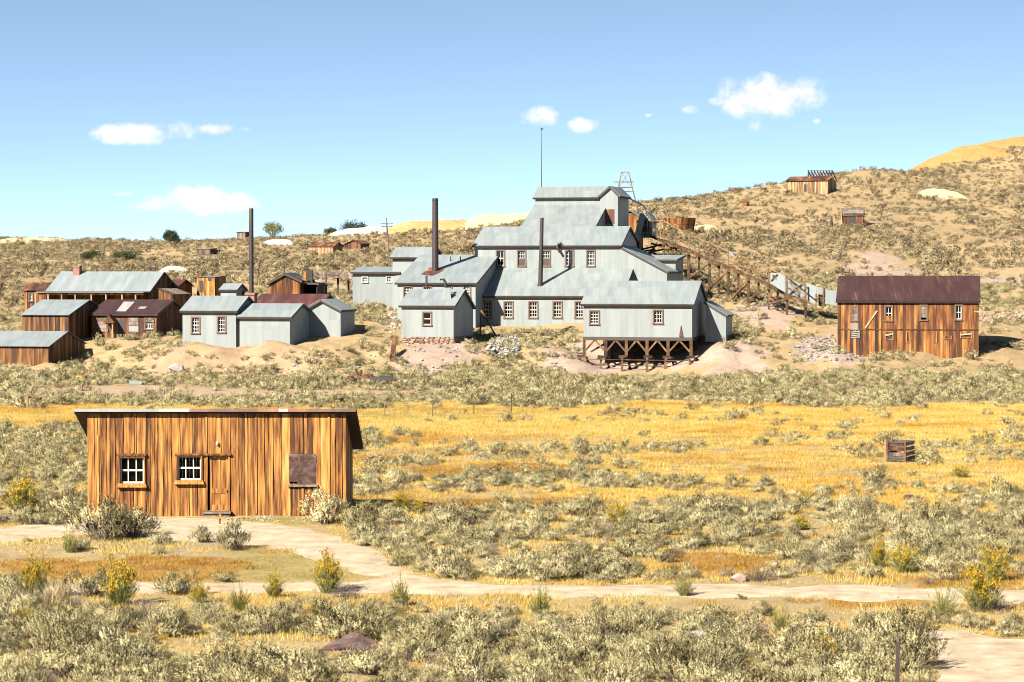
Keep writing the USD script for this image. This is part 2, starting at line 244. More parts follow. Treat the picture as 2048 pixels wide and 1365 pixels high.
def table():
    xs, zs = sorted(COLS), []
    for c in xs:
        y = [d for _, d in COLS[c]]; z = [P(c, r, d)[2] for r, d in COLS[c]]
        y = [40] + y + [y[-1] + 90, y[-1] + 500, 9100]; z = [0.0] + z + [z[-1] - 2.5, z[-1] - 30, z[-1] - 60]
        zs.append(PchipInterpolator(y, z)(YG))
    g = PchipInterpolator(xs, np.array(zs), axis=0)(CG)
    return gaussian_filter(g, (4, 1.2), mode='nearest')
ZG = table()
_hi = RegularGridInterpolator((CG, YG), ZG, bounds_error=False, fill_value=None)
def H(x, y, rough=True):
    x, y = np.asarray(x, float), np.asarray(y, float)
    yy = np.clip(y, 40, 9000); c = np.clip(1024 + FPX * x / yy, -300, 2400)
    z = _hi(np.stack([c, yy], -1))
    z = np.where(y < 40, 7.3 * np.clip(1 - y / 40, 0, 1) ** 2 + z * np.clip(y / 40, 0, 1), z)
    if rough:
        p = np.stack([x, y, np.zeros_like(x)], -1)
        far = np.clip((y - 150) / 150, 0, 1)
        bank = np.exp(-((y - 204) / 7.0) ** 4); z = z + bank * ((meshkit.fbm(p / np.array([2.6, 3.6, 1]), 4, 77) - .5) * 1.7)
        for px_, Y_, rx_, ry_, h_ in ((395, 204, 4.2, 3.4, 1.0), (545, 203.5, 3.0, 3.2, .75), (850, 205, 3.4, 3.2, .8), (1465, 203.5, 3.6, 3.4, 1.15), (1105, 205, 2.6, 3.4, .7), (690, 201, 3.2, 3.0, .6), (300, 200, 2.4, 3.0, .5), (1640, 200, 3.6, 3.0, .7)):
            z = z + h_ * np.exp(-((x - (px_ - 1024) / FPX * Y_) / rx_) ** 2 - ((y - Y_) / ry_) ** 2)
        z = z + (meshkit.fbm(p / 5.0, 3, 3) - .5) * (.22 + .45 * far) + (meshkit.fbm(p / 28.0, 3, 9) - .5) * (.12 + .7 * np.clip((y - 235) / 150, 0, 1))
    return z
def hit(px, row):
    """where the line of sight meets the ground"""
    d = ray(px, row); Y = np.concatenate([np.arange(42, 300, .5), np.arange(300, 800, 1.5)]); p = CAM + d[None] * (Y / d[1])[:, None]
    below = p[:, 2] <= H(p[:, 0], p[:, 1]); i = int(np.argmax(below)) if below.any() else len(Y) - 1
    q = p[i].copy(); q[2] = H(q[0], q[1]); return q
def drop(x, y, dz=0): return V3(x, y, float(H(x, y)) + dz)

def zone(pts):
    """a patch of ground outlined in the photograph, as a polygon on the ground"""
    out = []
    n = len(pts)
    for i in range(n):
        a, b = np.array(pts[i], float), np.array(pts[(i + 1) % n], float)
        for k in range(4): out.append(hit(*(a + (b - a) * k / 4))[:2])
    return Polygon(out).buffer(0)
PATH1 = zone([(-60, 1058), (90, 1052), (170, 1040), (290, 1036), (420, 1040), (520, 1046), (610, 1056), (690, 1082), (760, 1108), (795, 1124), (800, 1140), (830, 1152), (905, 1168), (850, 1185), (770, 1160), (690, 1140), (600, 1112), (520, 1095), (440, 1086), (330, 1084), (170, 1070), (60, 1082), (-60, 1092)])
PATH2 = zone([(60, 1172), (300, 1166), (520, 1168), (700, 1166), (800, 1158), (900, 1166), (1080, 1172), (1400, 1172), (1700, 1176), (1900, 1180), (2120, 1188), (2120, 1218), (1900, 1208), (1650, 1200), (1400, 1199), (1150, 1197), (930, 1192), (760, 1186), (520, 1190), (300, 1190), (60, 1194)])
CLEAR = zone([(1838, 1264), (1905, 1262), (1985, 1276), (2150, 1292), (2150, 1380), (1860, 1380), (1842, 1345), (1872, 1310)])
TRACK = zone([(60, 778), (250, 772), (420, 776), (560, 782), (700, 780), (850, 786), (980, 781), (980, 792), (840, 799), (690, 797), (520, 800), (330, 800), (180, 795), (60, 795)])
PINK = [zone(z) for z in ([(262, 748), (300, 712), (370, 692), (480, 690), (560, 694), (610, 690), (640, 720), (600, 752), (470, 765), (330, 768)],
    [(790, 700), (850, 686), (915, 686), (960, 692), (985, 720), (900, 745), (860, 770), (835, 762), (810, 730)],
    [(1068, 742), (1110, 706), (1165, 684), (1230, 700), (1390, 700), (1400, 740), (1280, 745), (1150, 752), (1090, 760)],
    [(1385, 735), (1412, 700), (1450, 684), (1490, 682), (1530, 706), (1560, 735), (1530, 752), (1440, 752)],
    [(1580, 690), (1660, 672), (1720, 684), (1750, 700), (1700, 722), (1620, 730)],
    [(1440, 620), (1490, 600), (1570, 600), (1590, 625), (1560, 660), (1490, 650)], [(600, 560), (660, 560), (700, 580), (650, 596)],
    [(1680, 560), (1700, 525), (1740, 500), (1790, 515), (1840, 550), (1740, 560)], [(1960, 560), (2048, 545), (2048, 565), (1960, 580)], [(0, 755), (90, 742), (130, 748), (60, 765)])]
MEADOW2 = zone([(1100, 990), (1300, 945), (1560, 955), (1900, 962), (2100, 950), (2100, 1015), (1750, 1012), (1650, 988), (1420, 988), (1250, 1004)])
MEADOW = zone([(-100, 815), (160, 812), (720, 822), (850, 812), (1000, 814), (1130, 822), (1280, 800), (1420, 806), (1500, 806), (1640, 818), (1760, 824), (1860, 806), (2150, 812), (2150, 905), (1980, 900), (1850, 878), (1700, 872), (1500, 876), (1330, 868), (1150, 872), (1000, 864), (930, 872), (830, 890), (740, 880), (640, 850), (120, 850), (60, 862), (-100, 868)])
ORANGE = [zone(z) for z in ([(1330, 1112), (1420, 1104), (1560, 1120), (1590, 1142), (1440, 1152), (1330, 1146)], [(180, 1128), (300, 1115), (470, 1118), (500, 1140), (420, 1165), (180, 1166)], [(0, 1120), (180, 1125), (180, 1165), (0, 1150)],
    [(1640, 1198), (1800, 1202), (1850, 1215), (1740, 1222), (1640, 1212)], [(780, 1010), (880, 1002), (1000, 1000), (1230, 992), (1240, 1012), (1000, 1022), (830, 1022)], [(1780, 1165), (2048, 1130), (2048, 1180), (1850, 1176)],
    [(1500, 935), (1590, 938), (1600, 945), (1510, 948)], [(1530, 1000), (1570, 1000), (1570, 1010), (1530, 1010)], [(800, 940), (1010, 925), (1180, 935), (1020, 955), (820, 960)])]
GREEN = [zone(z) for z in ([(700, 830), (840, 815), (1000, 815), (1150, 826), (1100, 838), (900, 842), (720, 842)], [(480, 1095), (640, 1120), (780, 1150), (720, 1165), (500, 1166), (440, 1140)], [(410, 1034), (620, 1032), (640, 1052), (520, 1052)])]
FOOT = []   # footprints of the buildings
def inside(polys, x, y):
    r = np.zeros(np.shape(x), bool)
    for p in (polys if isinstance(polys, list) else [polys]): r |= contains_xy(p, x, y)
    return r
# the ground as one sheet that reaches the horizon
def steps(parts):
    out = []
    for a, b, s in parts: out += list(np.arange(a, b, s))
    return np.array(out)
GX = np.concatenate([-np.geomspace(6000, 165, 26), steps([(-160, -44, 2.0), (-44, 46, .6), (46, 165, 1.7)]), np.geomspace(165, 6000, 26)])
GY = np.concatenate([-np.geomspace(5000, 20, 18), steps([(-10, 30, 4.0), (30, 42, 1.5), (42, 165, .6), (165, 270, .9), (270, 620, 2.2)]), np.geomspace(622, 9000, 40)])
XX, YY = np.meshgrid(GX, GY, indexing='ij')
ZZ = H(XX, YY)
_hm = RegularGridInterpolator((GX, GY), ZZ, bounds_error=False, fill_value=None)
def H(x, y):
    return _hm(np.stack([np.asarray(x, float), np.asarray(y, float)], -1))
def ground_color(x, y):
    w = np.stack([x, y, 0 * x], -1)
    jx = (meshkit.fbm(w / 1.6, 3, 21) - .5) * 2.2; jy = (meshkit.fbm(w / 1.6, 3, 22) - .5) * 2.6
    far = np.clip((y - 150) / 60, 0, 1); jx, jy = jx * (1 + far), jy * (1 + 2 * far)
    X, Y = x + jx, y + jy
    n = meshkit.fbm(w / 9.0, 4, 31)[..., None]; n2 = meshkit.fbm(w / 30.0, 3, 33)[..., None]
    near = np.array([.42, .325, .175]); grass = np.array([.50, .37, .16]); hill = np.array([.415, .295, .155]); hill2 = np.array([.485, .345, .18])
    c = near + (grass - near) * np.clip((n - .42) * 5, 0, 1)
    h = hill + (hill2 - hill) * np.clip((n2 - .42) * 6, 0, 1)
    f = np.clip((y - 155) / 8, 0, 1)[..., None]; c = c * (1 - f) + h * f
    def put(polys, col, a=1.0):
        i = inside(polys, X, Y); c[i] = c[i] * (1 - a) + np.array(col) * a
    put([MEADOW, MEADOW2], (.65, .44, .11)); put(ORANGE, (.44, .235, .045), .8); put(GREEN, (.40, .315, .10), .8)
    put(PINK[1:], (.475, .35, .27)); put(PINK[:1], (.50, .34, .205)); put(TRACK, (.47, .34, .22))
    return c * ALB
def build_ground():
    nx, ny = len(GX), len(GY)
    i, j = np.meshgrid(np.arange(nx - 1), np.arange(ny - 1), indexing='ij')
    q = np.stack([i * ny + j, (i + 1) * ny + j, (i + 1) * ny + j + 1, i * ny + j + 1], -1).reshape(-1, 4)
    v = np.stack([XX, YY, ZZ], -1).reshape(-1, 3)
    mat('ground', {'g': ('geometry', {}), 'c': ('attribute', {'attribute': 'soil'}), 'n': ('noise_texture', {'scale': .9, 'detail': 9.0, 'roughness': .68}), 'n2': ('noise_texture', {'scale': 7.0, 'detail': 5.0, 'roughness': .7}),
        'sr': ('rgb_ramp', {'ramp': [(.3, (.50, .47, .45)), (.5, (1, 1, 1)), (.7, (1.38, 1.36, 1.33))]}), 'mx': ('mix', {'mix_type': 'multiply', 'fac': 1.0}), 's': ('math', {'math_type': 'multiply_add', 'value2': .5}), 'h': ('math', {'math_type': 'multiply', 'value2': .5}),
        'bu': ('bump', {'strength': .9, 'distance': .2}), 'p': ('principled_bsdf', {'roughness': .95, 'specular_ior_level': .1})},
        [('g.position', 'n.vector'), ('g.position', 'n2.vector'), ('n2.fac', 's.value1'), ('n.fac', 'h.value1'), ('h.value', 's.value3'), ('s.value', 'sr.fac'), ('c.color', 'mx.color1'), ('sr.color', 'mx.color2'), ('mx.color', 'p.base_color'), ('s.value', 'bu.height'), ('bu.normal', 'p.normal')])
    g = usdkit.mesh(stage, '/World/ground', (v, q), MAT['ground'], True)
    col = ground_color(XX, YY).reshape(-1, 3)
    UsdGeom.PrimvarsAPI(g).CreatePrimvar('soil', Sdf.ValueTypeNames.Color3fArray, 'vertex').Set(Vt.Vec3fArray.FromNumpy(col.astype(np.float32)))
    tag(g, kind='structure')
build_ground()

def soil(name, c1, c2):
    mat(name, {'g': ('geometry', {}), 'n': ('noise_texture', {'scale': 1.3, 'detail': 9.0, 'roughness': .65}), 'r': ('rgb_ramp', {'ramp': [(.3, c1), (.7, c2)]}), 'bu': ('bump', {'strength': .45, 'distance': .05}), 'p': ('principled_bsdf', {'roughness': .95, 'specular_ior_level': .1})},
        [('g.position', 'n.vector'), ('n.fac', 'r.fac'), ('r.color', 'p.base_color'), ('n.fac', 'bu.height'), ('bu.normal', 'p.normal')])
soil('path_soil', (.36, .265, .165), (.68, .56, .40)); soil('yellow_tailings', (.42, .20, .06), (.62, .35, .13)); soil('pale_tailings', (.58, .44, .23), (.74, .61, .38)); soil('white_tailings', (.56, .48, .37), (.72, .65, .55))
def drape(name, poly, material, lift=.035, cell=.7):
    b = poly.boundary; pts = []
    for g in getattr(b, 'geoms', [b]):
        L = np.arange(0, g.length, .35); p = np.array([g.interpolate(l).coords[0] for l in L])
        w = np.stack([p[:, 0], p[:, 1], 0 * L], -1); p = p + (np.stack([meshkit.fbm(w / .9, 3, 5), meshkit.fbm(w / .9, 3, 6)], -1) - .5) * 1.1
        pts.append(p)
    poly = Polygon(pts[0]).buffer(0); mb = MB(); x0, y0, x1, y1 = poly.bounds
    for x in np.arange(x0, x1, cell):
        col = poly.intersection(sbox(x, y0, x + cell, y1))
        if col.is_empty: continue
        for y in np.arange(y0, y1, cell):
            g = col.intersection(sbox(x, y, x + cell, y + cell))
            for k in getattr(g, 'geoms', [g]):
                if k.geom_type != 'Polygon' or k.area < 1e-4: continue
                v, f = trimesh.creation.triangulate_polygon(k, engine='earcut')
                edge = np.array([poly.boundary.distance(Point(*a)) for a in v]); z = H(v[:, 0], v[:, 1]) + lift * np.clip(edge / .3, -.4, 1) 
                mb.add(np.column_stack([v, z]), f)
    o = mb.build(name, MAT[material], None, smooth=True); tag(o, kind='structure'); return poly
PATH1 = drape('path', PATH1, 'path_soil'); PATH2 = drape('path', PATH2, 'path_soil', .05); CLEAR = drape('clearing', CLEAR, 'path_soil', .03)

def heap(name, x0, x1, rtop, Y, dy, h, material, seed, label=None):
    """a tailings heap lying on the hillside"""
    a, b = P(x0, rtop, Y), P(x1, rtop, Y); n = 70; s = np.linspace(0, 1, n); t = np.linspace(-1, 1, 26)
    S, T = np.meshgrid(s, t, indexing='ij'); x = a[0] + (b[0] - a[0]) * S; y = Y + T * dy
    w = np.stack([x / (8 if dy > 6 else 3), y / (8 if dy > 6 else 3), 0 * x + seed], -1); nz = meshkit.fbm(w, 4, seed)
    prof = np.clip(1 - np.abs(2 * S - 1) ** 2.6, 0, 1) ** .8 * np.clip(1 - np.abs(T) ** 1.6, 0, 1)
    z = H(x, y) + h * prof * (.55 + .9 * nz) - .35 * (prof < .02)
    i, j = np.meshgrid(np.arange(n - 1), np.arange(25), indexing='ij'); q = np.stack([i * 26 + j, (i + 1) * 26 + j, (i + 1) * 26 + j + 1, i * 26 + j + 1], -1).reshape(-1, 4)
    MB().add(np.stack([x, y, z], -1).reshape(-1, 3), q).build(name, MAT[material], None, smooth=True, label=label, kind='structure')
heap('tailings_heap', 1800, 2300, 300, 562, 22, 1.9, 'yellow_tailings', 3); heap('tailings_heap', 1795, 2010, 310, 528, 14, 2.6, 'yellow_tailings', 4)
soil('ochre_tailings', (.52, .27, .10), (.72, .46, .22)); heap('tailings_heap', 760, 1010, 455, 462, 16, 2.3, 'ochre_tailings', 5); heap('tailings_heap', 915, 1110, 445, 452, 12, 3.0, 'pale_tailings', 6); heap('tailings_heap', 655, 790, 470, 455, 9, 1.5, 'white_tailings', 7)
heap('tailings_heap', 1838, 1932, 385, 415, 4, 1.1, 'pale_tailings', 8); heap('tailings_heap', 316, 384, 545, 322, 4, .9, 'white_tailings', 9); heap('tailings_heap', 520, 590, 495, 425, 3, .9, 'white_tailings', 10); heap('tailings_heap', 1385, 1440, 462, 335, 3, .7, 'pale_tailings', 11)
heap('tailings_heap', 0, 130, 488, 500, 12, .8, 'pale_tailings', 12)

# ------------------------------------------------------------------ building blocks
rng = np.random.default_rng(7)
def clad(F, poly, holes, strip, gap, o0, thick, jit=.004, course=None, seed=0):
    """a wall or roof laid in separate strips (boards or sheets), each its own shade"""
    r = np.random.default_rng(seed); mb = MB(); x0, y0, x1, y1 = poly.bounds; hole = unary_union([sbox(*h) for h in holes]) if holes else None
    if hole is not None: poly = poly.difference(hole)
    x = x0
    while x < x1 - .02:
        w = strip * r.uniform(.82, 1.18); xe = min(x + w, x1); 
        if x1 - xe < strip * .35: xe = x1
        y = y0
        while y < y1 - .01:
            ye = y1 if course is None else min(y + course * r.uniform(.9, 1.1), y1)
            g = poly.intersection(sbox(x + gap / 2, y, xe - gap / 2, ye)); o = o0 + r.uniform(0, jit)
            mb.poly(F, g, o, o + thick, r.uniform(0, 1)); y = ye
        x = xe
    return mb
def window(t, F, rect, cols, rows, style='mill', name='window', frame='window_wood', sash='sash_white', fw=.12, glass=True, broken=(), label=None):
    a, b, z0, z1 = rect; w = part(name, t, label); mb = MB()
    mb.box(F, a, a + fw, z0, z1, -.04, .07, .3); mb.box(F, b - fw, b, z0, z1, -.04, .07, .6); mb.box(F, a + fw, b - fw, z1 - fw, z1, -.04, .065, .5); mb.box(F, a - .03, b + .03, z0 - .03, z0 + fw * .8, -.04, .10, .7)
    mb.build('frame', MAT[frame], w)
    a, b, z0, z1 = a + fw, b - fw, z0 + fw * .8, z1 - fw
    if sash:
        mb = MB(); k = .055 if style == 'mill' else .05
        mb.box(F, a, a + k, z0, z1, -.085, -.045); mb.box(F, b - k, b, z0, z1, -.085, -.045); mb.box(F, a + k, b - k, z0, z0 + k * 1.3, -.085, -.045); mb.box(F, a + k, b - k, z1 - k, z1, -.085, -.045)
        for i in range(1, cols): s = a + (b - a) * i / cols; mb.box(F, s - k * .4, s + k * .4, z0 + k * 1.3, z1 - k, -.08, -.05)
        for j in range(1, rows):
            z = z0 + (z1 - z0) * j / rows; q = k * (.75 if rows % 2 == 0 and j == rows // 2 else .4)
            for i in range(cols): mb.box(F, a + (b - a) * i / cols + k * .4, a + (b - a) * (i + 1) / cols - k * .4, z - q, z + q, -.081, -.051)
        mb.build('sash', MAT[sash], w)
    wr = np.random.default_rng(int(abs(rect[0]) * 977 + abs(rect[2]) * 131) % 99991)
    if sash and style == 'mill' and wr.random() < .55:   # blinds, boards and things on the sill behind the panes
        t0 = wr.uniform(.15, .8); lo = wr.random() < .4; MB().box(F, a + .02, b - .02 - (b - a) * (.5 if wr.random() < .3 else 0), z0 if lo else z0 + (z1 - z0) * t0, z0 + (z1 - z0) * t0 * .5 if lo else z1, -.2, -.15, wr.random()).build('blind', MAT['grey_board' if wr.random() < .6 else 'tan_board'], w)
    if glass:
        for i in range(cols if style == 'close' else 1):
            for j in range(rows if style == 'close' else 1):
                n, m_ = (cols, rows) if style == 'close' else (1, 1)
                MB().box(F, a + (b - a) * i / n + .004, a + (b - a) * (i + 1) / n - .004, z0 + (z1 - z0) * j / m_ + .004, z1 if j == m_ - 1 else z0 + (z1 - z0) * (j + 1) / m_ - .004, -.072, -.066).build('pane', MAT['glass'], w)
    return w
def hole_of(rect, fw=.12): a, b, z0, z1 = rect; return (a + fw * .5, z0 + fw * .4, b - fw * .5, z1 - fw * .5)

STY = {'sheet': dict(strip=.78, gap=.0, thick=.025, jit=.006, course=2.6), 'plank': dict(strip=.27, gap=.012, thick=.025, jit=.012, course=None), 'shed': dict(strip=.27, gap=.012, thick=.025, jit=.012, course=None)}
def prism(t, F, pts, zb, depth, wmat, rmat, kind='sheet', wins={}, over=.28, rake=.22, skip=(), roofs=None, trim=True, seed=1, rthick=.04, zb_back=None, roof_course=1.8, wall_stuff=None):
    """a building: the profile PTS (s, z) in the plane of F, drawn back over DEPTH; boards or sheets on every face and roof slope"""
    A, N = F.A, F.N; sm, s0 = pts[-1][0], pts[0][0]; st = STY[kind]
    Fb = Frame(F.O + A * sm - N * depth, -A); Fl = Frame(F.pt(s0, 0) - N * depth, N); Fr = Frame(F.pt(sm, 0), -N)
    zb2 = zb if zb_back is None else zb_back
    polys = {'face': (F, Polygon([(s0, zb)] + list(pts) + [(sm, zb)])), 'back': (Fb, Polygon([(0, zb)] + [(sm - s, z) for s, z in reversed(pts)] + [(sm - s0, zb)])),
             'left': (Fl, Polygon([(0, zb), (0, pts[0][1]), (depth, pts[0][1]), (depth, zb)])), 'right': (Fr, Polygon([(0, zb), (0, pts[-1][1]), (depth, pts[-1][1]), (depth, zb)]))}
    for i, (k, (fr, po)) in enumerate(polys.items()):
        if k in skip: continue
        ww = wins.get(k, []); hs = [hole_of(x['rect']) for x in ww] + wins.get(k + '_holes', [])
        o = clad(fr, po.buffer(0), hs, st['strip'], st['gap'], -.025, st['thick'], st['jit'], st['course'], seed * 10 + i).build('wall', MAT[wmat], t)
        if kind != 'sheet':
            b = MB().poly(fr, po.buffer(-.03).difference(unary_union([sbox(*h) for h in hs])) if hs else po.buffer(-.03), -.06, -.03); b.build('wall_lining', MAT['dark_wood'], t)
        for x in ww:
            window(t, fr, x['rect'], x.get('cols', 3), x.get('rows', 4), x.get('style', 'mill'), frame=x.get('frame', 'window_wood'), sash=x.get('sash', 'sash_white'), glass=x.get('glass', True), label=x.get('label'), fw=x.get('fw', .12))
    n = len(pts) - 1; tr = MB()
    for i in range(n):
        if roofs is not None and i not in roofs: continue
        (sa, za), (sb, zb_) = pts[i], pts[i + 1]; d = A * (sb - sa) + V3(0, 0, 1) * (zb_ - za); L = np.linalg.norm(d); Zd = d / L
        R = Frame(F.pt(sa, za) - N * (depth + rake), N, Zd); e0, e1 = (over if i == 0 else 0), (over if i == n - 1 else 0)
        po = sbox(0, -e0, depth + 2 * rake, L + e1)
        clad(R, po, [], .72, .0, .05, rthick, .008, roof_course, seed * 7 + i).build('roof', MAT[rmat], t)
        D2 = depth + 2 * rake
        if trim:
            if e0: tr.box(R, -.01, D2 + .01, -e0 - .03, -e0 + .02, -.12, .045)
            if e1: tr.box(R, -.01, D2 + .01, L + e1 - .02, L + e1 + .03, -.12, .045)
            tr.box(R, D2 - .05, D2 - .005, -e0 + .02, L + e1 - .02, -.13, .045); tr.box(R, .005, .05, -e0 + .02, L + e1 - .02, -.13, .045)
    if trim and tr.v: tr.build('fascia', MAT['fascia'], t)
    c = [F.pt(s0, 0), F.pt(sm, 0), F.pt(sm, 0) - N * depth, F.pt(s0, 0) - N * depth]; FOOT.append(Polygon([p[:2] for p in c]))
    return dict(F=F, L=Fl, B=Fb, R=Fr)
def house(t, xl, xr, rb, re, rr, Y, yaw, D, ridge=.5, rear=None, dx=0, wins_px=[], wmat='mill_wall', rmat='mill_roof', kind='sheet', drop_=.8, seed=1, **kw):
    """ridge along the front: XL, XR columns of the front wall, rows of its base, eave and ridge, distance Y of its left corner"""
    ex, ey = V3(cos(yaw), -sin(yaw), 0), V3(sin(yaw), cos(yaw), 0)
    FL = P(xl, rb, Y); k = ray(xr, rb); k = k[0] / k[1]; w = (k * FL[1] - FL[0]) / (cos(yaw) + k * sin(yaw)); FR = FL + ex * w
    FR[2] = 0; ze = P(xl, re, FL[1])[2]; mid = FL + ex * w * .5 + ey * D * ridge; zr = P(1024, rr, mid[1])[2]
    F = Frame(FR, ey); pts = [(0, ze)]
    if ridge > 0: pts.append((D * ridge, zr))
    if ridge < 1: pts.append((D, ze if rear is None else ze + rear))
    front = Frame(V3(FL[0], FL[1], 0), ex)
    wins = dict(kw.pop('wins', {})); wins['left'] = [dict(x, rect=front.rect(*x['px'])) for x in wins_px]
    zb = FL[2] - drop_
    r = prism(t, F, pts, zb, w, wmat, rmat, kind, wins, seed=seed, **kw)
    r.update(front=front, side=F, w=w, FL=FL, ze=ze, zr=zr, ex=ex, ey=ey, zb=zb, D=D); return r
def gable_front(t, xl, xr, rb, profile, Y, yaw, D, wmat='mill_wall', rmat='mill_roof', kind='sheet', drop_=.8, **kw):
    """gable or slanted top towards the camera: PROFILE is (column, row) of the wall's top, left to right"""
    ex = V3(cos(yaw), -sin(yaw), 0); FL = P(xl, rb, Y); F = Frame(V3(FL[0], FL[1], 0), ex)
    pts = [F.px(*p) for p in profile]; pts[0] = (0, pts[0][1]) if abs(pts[0][0]) < .2 else pts[0]
    r = prism(t, F, pts, FL[2] - drop_, D, wmat, rmat, kind, **kw); r.update(front=F, FL=FL); return r
YAW = rad(13)
def mw(x0, r0, x1, r1, **k): return dict(px=(x0, r0, x1, r1), **k)
# ------------------------------------------------------------------ the stamp mill on the hill
mill = thing('stamp_mill', 'huge stepped grey metal mill climbing the hill in tiers', 'mill', P(1090, 652, 228))
row1 = [mw(x, 602.5, x + 20, 637) for x in (964, 1007, 1056.5, 1105, 1149)]
t1 = house(mill, 938, 1242, 653, 591, 540, 228, YAW, 5.5, ridge=1.0, wins_px=row1, seed=11, skip=('right',))
row2 = [mw(x, 500, x + 18.5, 533.5, **k) for x, k in ((991.5, dict(cols=2, rows=2)), (1034, {}), (1083, {}), (1129.8, {}), (1172.5, {}))]
t2 = house(mill, 949.5, 1240, 548, 491, 455, 233.6, YAW, 9.5, rear=.6, wins_px=row2, seed=12, drop_=4, over=.3)
t3 = house(mill, 1038, 1187, 470, 462, 406, 242.5, YAW, 8.5, ridge=1.0, seed=13, drop_=5, rake=.05, over=.1)
t4 = house(mill, 1070.5, 1203, 420, 395, 375, 250, YAW, 5.0, seed=14, drop_=5)
t5 = gable_front(mill, 1200, 1236, 448, [(1200, 391), (1220, 373.5), (1236, 389)], 247.2, YAW, 6.5, seed=15, drop_=5, over=.35)
t6 = gable_front(mill, 1240, 1334, 562, [(1240, 493.5), (1334, 543.5)], 230.2, YAW, 8.5, seed=16, drop_=2.5, over=.15, rake=.15)
t7 = house(mill, 1286, 1351, 545, 520, 512.5, 236, YAW, 5, ridge=1.0, seed=17, drop_=3)
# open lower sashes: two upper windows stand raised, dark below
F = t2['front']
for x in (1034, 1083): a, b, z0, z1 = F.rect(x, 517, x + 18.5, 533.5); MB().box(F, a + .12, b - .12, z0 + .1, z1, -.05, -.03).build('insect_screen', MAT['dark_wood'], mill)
# rusty brown sheet on the top tower's gable
F = t5['front']; a, b, z0, z1 = F.rect(1209, 419, 1229, 448); clad(F, sbox(a, z0, b, z1), [], .6, 0, .012, .01, .004, None, 3).build('rusty_sheet', MAT['rusty_sheet'], mill, label='rust-brown sheet patched onto the tower gable')
# the eave's downpipe and its elbow
F = t2['front']; a, z = F.px(1120, 492)
mb = MB(); mb.tube([F.pt(a + .25, z + .3, .35), F.pt(a - .1, z + .15, .45), F.pt(a - .2, z - .2, .42), F.pt(a + .1, z - .7, .35)], .13, 8); mb.build('eave_pipe', MAT['iron'], mill)
# thin flue on the lower roof
def roof_pt(T, px, row, N=None):
    """the point of a front roof slope seen at a column and row"""
    e = T['FL'].copy(); e[2] = T['ze']; sl = T['ey'] * T['D'] * (T.get('rg', 1.0)); up = sl + V3(0, 0, T['zr'] - T['ze']); n = np.cross(T['ex'], up); d = ray(px, row); t = ((e - CAM) @ n) / (d @ n); return CAM + d * t
def pipe(name, parent, px, row, rtop, r0, r1, base, mat_='stack_iron', bands=4, label=None):
    q = base; top = P(px, rtop, q[1]); mb = MB(); n = 9; L = top[2] - q[2]
    zs = np.linspace(0, 1, n); mb.tube([q + V3(0, 0, L * k) - V3(0, 0, .4 * (k == 0)) for k in zs], r0 + (r1 - r0) * zs, 14, .45)
    for k in np.linspace(.12, .97, bands): mb.tube([q + V3(0, 0, L * k - .04), q + V3(0, 0, L * k + .04)], (r0 + (r1 - r0) * k) * 1.07, 14, .8)
    return mb.build(name, MAT[mat_], parent, smooth=False, label=label)
fl = thing('flue', 'thin dark iron flue leaning on the lower mill roof', 'flue', roof_pt(t1, 1080, 573))
q = roof_pt(t1, 1080.5, 573); tp = P(1084, 436, q[1]); mb = MB(); mb.tube([q - V3(0, 0, .4), q + (tp - q) * .35, q + (tp - q) * .36, q + (tp - q) * .7, tp], [.24, .22, .20, .19, .18], 12); mb.build('pipe', MAT['stack_iron'], fl)
MB().tube([q + (tp - q) * .005, q + (tp - q) * .03], .3, 12).build('collar', MAT['iron'], fl)
mb = MB(); mb.tube([q + (tp - q) * .355, q + (tp - q) * .365], .235, 12); mb.build('band', MAT['iron'], fl)
# antenna
q = P(1083, 380, 252.5); an = thing('flagpole', 'thin tall pole on the ridge of the mill top tower', 'pole', q)
MB().tube([q, P(1083, 330, 252.5), P(1083.4, 257, 252.5)], [.06, .05, .03], 6).build('pole', MAT['iron'], an); b = trimesh.creation.icosphere(1, .13); b.apply_translation(P(1083.4, 258, 252.5)); MB().mesh(b).build('ball', MAT['iron'], an)

# wing with the great stack
wing = thing('mill_wing', 'long grey metal wing left of the mill with a rust-stained roof', 'building', P(870, 655, 226))
w1 = house(wing, 795, 951, 655, 566, 513, 226.5, YAW, 9.0, ridge=1.0, seed=21, wins_px=[mw(806.5, 572, 825, 597), mw(846, 572, 864, 597), mw(891, 571, 905, 596), mw(926, 571, 942, 596)], rmat='blue_roof', over=.25)
w2 = house(wing, 785, 862, 530, 513.5, 496.5, 236.5, YAW, 4.0, seed=22, rmat='blue_roof', drop_=5, over=.35)
F = w2['front']; a, b, z0, z1 = F.rect(785, 514, 803, 521); MB().box(F, a, b, z0, z1, .0, .03).build('orange_board', MAT['shed_board'], wing, label='bare orange board under the monitor roof')
q = roof_pt(w1, 870.5, 543); st = thing('smokestack', 'thick dark iron smokestack rising through the rusty patch of the wing roof', 'smokestack', q)
pipe('pipe', st, 870.5, 543, 397, .33, .30, q, bands=6)
R = w1; up = R['ey'] * R['D'] + V3(0, 0, R['zr'] - R['ze']); Rf = Frame(V3(R['FL'][0], R['FL'][1], R['ze']), R['ex'], up / np.linalg.norm(up))
a, z = Rf.px(869, 543)
clad(Rf, Polygon([(a - 1.0, z - 1.5), (a + .3, z - 1.9), (a + .95, z - .3), (a + .8, z + .9), (a - .7, z + .9)]), [], .4, 0, .11, .008, .004, .8, 5).build('rusty_flashing', MAT['rusty_sheet'], st)
vp = roof_pt(w1, 905, 524); mb = MB()
for k in (0, 1.0): mb.tube([vp + V3(k - .2, 0, -.1), vp + V3(k - .2, 0, .55)], .06, 6)
mb.build('vent_pipe', MAT['iron'], wing)

